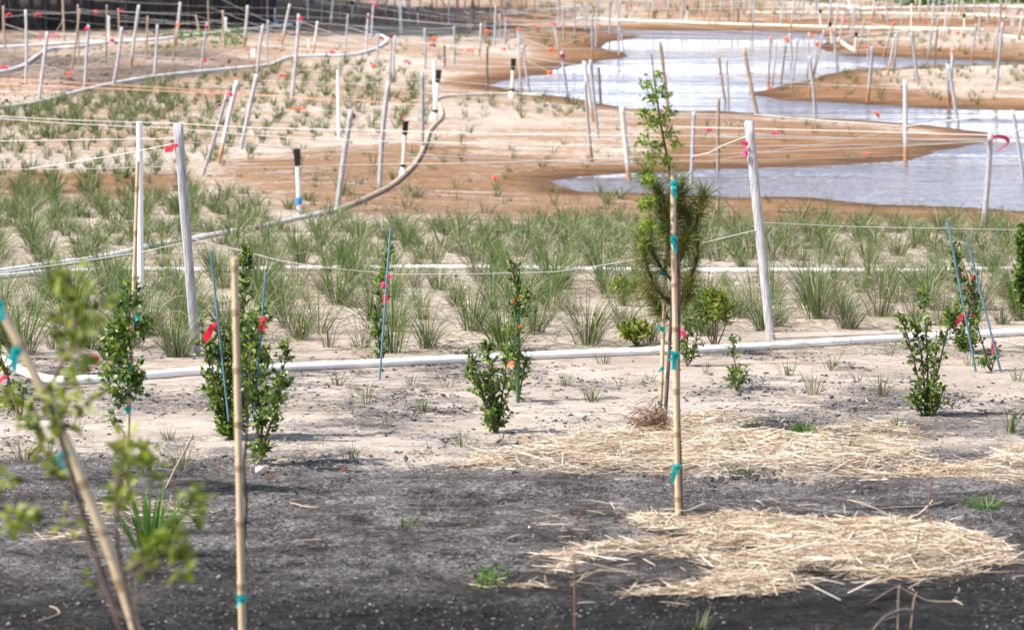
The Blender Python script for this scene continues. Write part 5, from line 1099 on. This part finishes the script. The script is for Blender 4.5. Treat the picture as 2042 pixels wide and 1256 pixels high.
# ------------------------------------------------------------------ straw mulch
def straw(polys, n, label, Lr=(.06, .24), mound=.055, wd=.0030, seed=0):
    r = np.random.default_rng(seed); g = G()
    for px_, frac, dens_edge in polys:
        q = np.array(gpoly(px_)); lo, hi = q.min(0), q.max(0); m_ = int(n * frac)
        X = r.uniform(lo[0], hi[0], m_ * 6); Y = r.uniform(lo[1], hi[1], m_ * 6); s = sdf(q, X, Y); ok = (s < dens_edge * r.normal(0, 1, len(s))) & (fbm(X * 3.5, Y * 3.0 + seed) > .36 + .0 * X); X, Y, s = X[ok][:m_], Y[ok][:m_], s[ok][:m_]; k = len(X)
        Z = H(X, Y) + .004 + mound * np.clip(-s / .2, 0, 1) * r.random(k) ** .7 + .006 * r.random(k)
        a = np.where(r.random(k) < .5, r.normal(0, .55, k), r.random(k) * 6.28); L = r.uniform(*Lr, k) * r.uniform(.5, 1, k); el = r.normal(.03, .16, k)
        D_ = np.stack([np.cos(a) * np.cos(el), np.sin(a) * np.cos(el), np.sin(el)], -1); t_ = np.linspace(-.5, .5, 4); C = np.stack([X, Y, Z], -1)
        P = C[:, None] + D_[:, None] * (L[:, None] * t_)[..., None]; sd = np.cross(D_, [0, 0, 1.0]); P += sd[:, None] * (r.normal(0, .055, k)[:, None] * L[:, None] * (t_ ** 2 * 4 - .5))[..., None]
        P[..., 2] = np.maximum(P[..., 2] - .06 * np.clip(np.abs(el), 0, .2)[:, None] * t_ ** 2, H(P[..., 0].ravel(), P[..., 1].ravel()).reshape(P.shape[:2]) + .003)
        strips(g, P, wd * r.uniform(.6, 1.5, k)[:, None] * np.array([[.8, 1, 1, .7]]), unit(sd + r.normal(0, .5, (k, 3))))
    return obj("straw", g, M['straw'], kind="stuff", label=label, cat="straw")
straw([([(1368, 1034), (1500, 1032), (1640, 1046), (1780, 1042), (1900, 1058), (2000, 1085), (2030, 1112), (1980, 1138), (1800, 1155), (1620, 1165), (1460, 1150), (1400, 1105), (1370, 1065)], .72, .04),
       ([(1250, 1186), (1380, 1172), (1480, 1140), (1640, 1160), (1480, 1188), (1350, 1184)], .10, .03), ([(1000, 1060), (1300, 1000), (2080, 1010), (2080, 1200), (1150, 1215)], .05, .2), ([(1090, 1110), (1180, 1090), (1300, 1082), (1420, 1092), (1440, 1118), (1250, 1116)], .10, .04), ([(1250, 1020), (1340, 1030), (1400, 1050), (1330, 1060), (1270, 1045)], .05, .03), ([(1075, 1165), (1085, 1160), (1145, 1105), (1165, 1100), (1130, 1140)], .015, .01), ([(960, 1174), (1085, 1168), (1085, 1172), (970, 1178)], .006, .006)],
      9200, "straw bed spread at the foot of the tall staked sapling", seed=1)
straw([([(890, 925), (1000, 902), (1100, 876), (1230, 862), (1340, 866), (1380, 826), (1450, 832), (1480, 866), (1600, 872), (1720, 868), (1800, 884), (1870, 925), (1800, 946), (1500, 950), (1300, 944), (1100, 936)], .62, .10), ([(1850, 945), (1930, 930), (1990, 900), (2080, 885), (2080, 962), (1950, 962)], .13, .07), ([(1390, 820), (1450, 830), (1440, 850), (1360, 850)], .04, .1), ([(1600, 855), (1800, 850), (1850, 872), (1650, 880)], .06, .12), ([(1700, 940), (1950, 935), (1980, 960), (1760, 956)], .08, .06), ([(880, 930), (1000, 915), (1000, 925)], .015, .03)],
      9600, "scattered straw strip between pale sand and dark soil", seed=2)
straw([([(60, 1080), (180, 1060), (300, 1000), (420, 1010), (420, 1040), (180, 1085)], .4, .1), ([(150, 1010), (300, 1000), (320, 1025), (180, 1030)], .35, .05), ([(50, 1072), (220, 1062), (230, 1078), (70, 1088)], .25, .04)], 380, "thin straw scatter round the broad-bladed tussock", seed=3)
straw([([(-100, 740), (700, 745), (1300, 735), (2100, 700), (2100, 900), (1300, 860), (800, 920), (-100, 930)], 1.0, .1)], 1500, "stray dry grass bits lying over the pale sand", (.03, .14), .0, .0026, seed=4)

# ------------------------------------------------------------------ bark flakes, clods and pale chips
def flakes(n, dens, size, m_, name, label, seed, yr=(8, 21), flat=.35, kw=.19):
    r = np.random.default_rng(seed); Y = yr[0] + (yr[1] - yr[0]) * r.random(n * 4) ** 1.25; X = (r.random(n * 4) * 2 - 1) * (kw * Y + .3); ok = r.random(n * 4) < dens(X, Y); X, Y = X[ok][:n], Y[ok][:n]; k = len(X)
    s = size[0] + (size[1] - size[0]) * r.random(k) ** 3; c = np.stack([X, Y, H(X, Y) + s * .12], -1); a = r.random(k) * 6.28
    A = np.stack([np.cos(a), np.sin(a), r.normal(0, .2, k)], -1) * (s * r.uniform(.5, 1.3, k))[:, None]; B = np.stack([-np.sin(a), np.cos(a), r.normal(0, .2, k)], -1) * (s * r.uniform(.3, .7, k))[:, None]; U = np.array([0, 0, 1.0]) * (s * flat)[:, None]
    V = np.stack([c - A, c - B, c + A * r.uniform(.6, 1, k)[:, None], c + B, c + U + A * .2, c - U * .4], 1); tri = np.array([(0, 1, 4), (1, 2, 4), (2, 3, 4), (3, 0, 4), (1, 0, 5), (2, 1, 5), (3, 2, 5), (0, 3, 5)])
    g = G(); g.add(V.reshape(-1, 3), (np.arange(k)[:, None, None] * 6 + tri[None]).reshape(-1, 3)); return obj(name, g, M[m_], kind="stuff", label=label, cat=name.replace('_', ' '))
near_d = lambda X, Y: sstep(16.2, 12.2, Y)
sand_d = lambda X, Y: sstep(11.5, 13.5, Y) * sstep(20.5, 17, Y) * np.clip((fbm(X * 1.4 + 5, Y * .9) - .38) * 3.2, .04, 1) * np.clip((fbm(X * 5, Y * 5) - .35) * 3, 0, 1)
flakes(24000, near_d, (.004, .015), 'flake', "soil_clods", "dark crumbs of soil over the foreground bed", 1, (7.5, 16.2))
mud_d = lambda X, Y: np.where(sdf(SH, X, Y) > .1, np.clip((fbm(X * .9, Y * .7) - .42) * 3, .03, 1), 0)
wood_d = lambda X, Y: np.where((X < -6) & (pix(np.stack([X, Y, 0 * X + .5], -1))[1] < 190), np.clip((fbm(X * .7, Y * .5) - .4) * 3, .05, 1), 0)
flakes(3000, wood_d, (.03, .10), 'flake', "woodland_litter", "dark leaf litter on the slope below the woods", 12, (60, 92), .3)
flakes(3800, mud_d, (.01, .05), 'flake', "mud_debris", "dark debris strewn over the wet mud flats", 9, (38, 75), .25)
flakes(11000, near_d, (.002, .0075), 'chip', "pale_chips", "pale stone chips sprinkled on the dark soil", 2, (7.5, 14.5))
flakes(17000, sand_d, (.005, .028), 'flake', "bark_mulch", "dark bark flakes strewn over the pale sand", 3, (12, 20.5), .25)
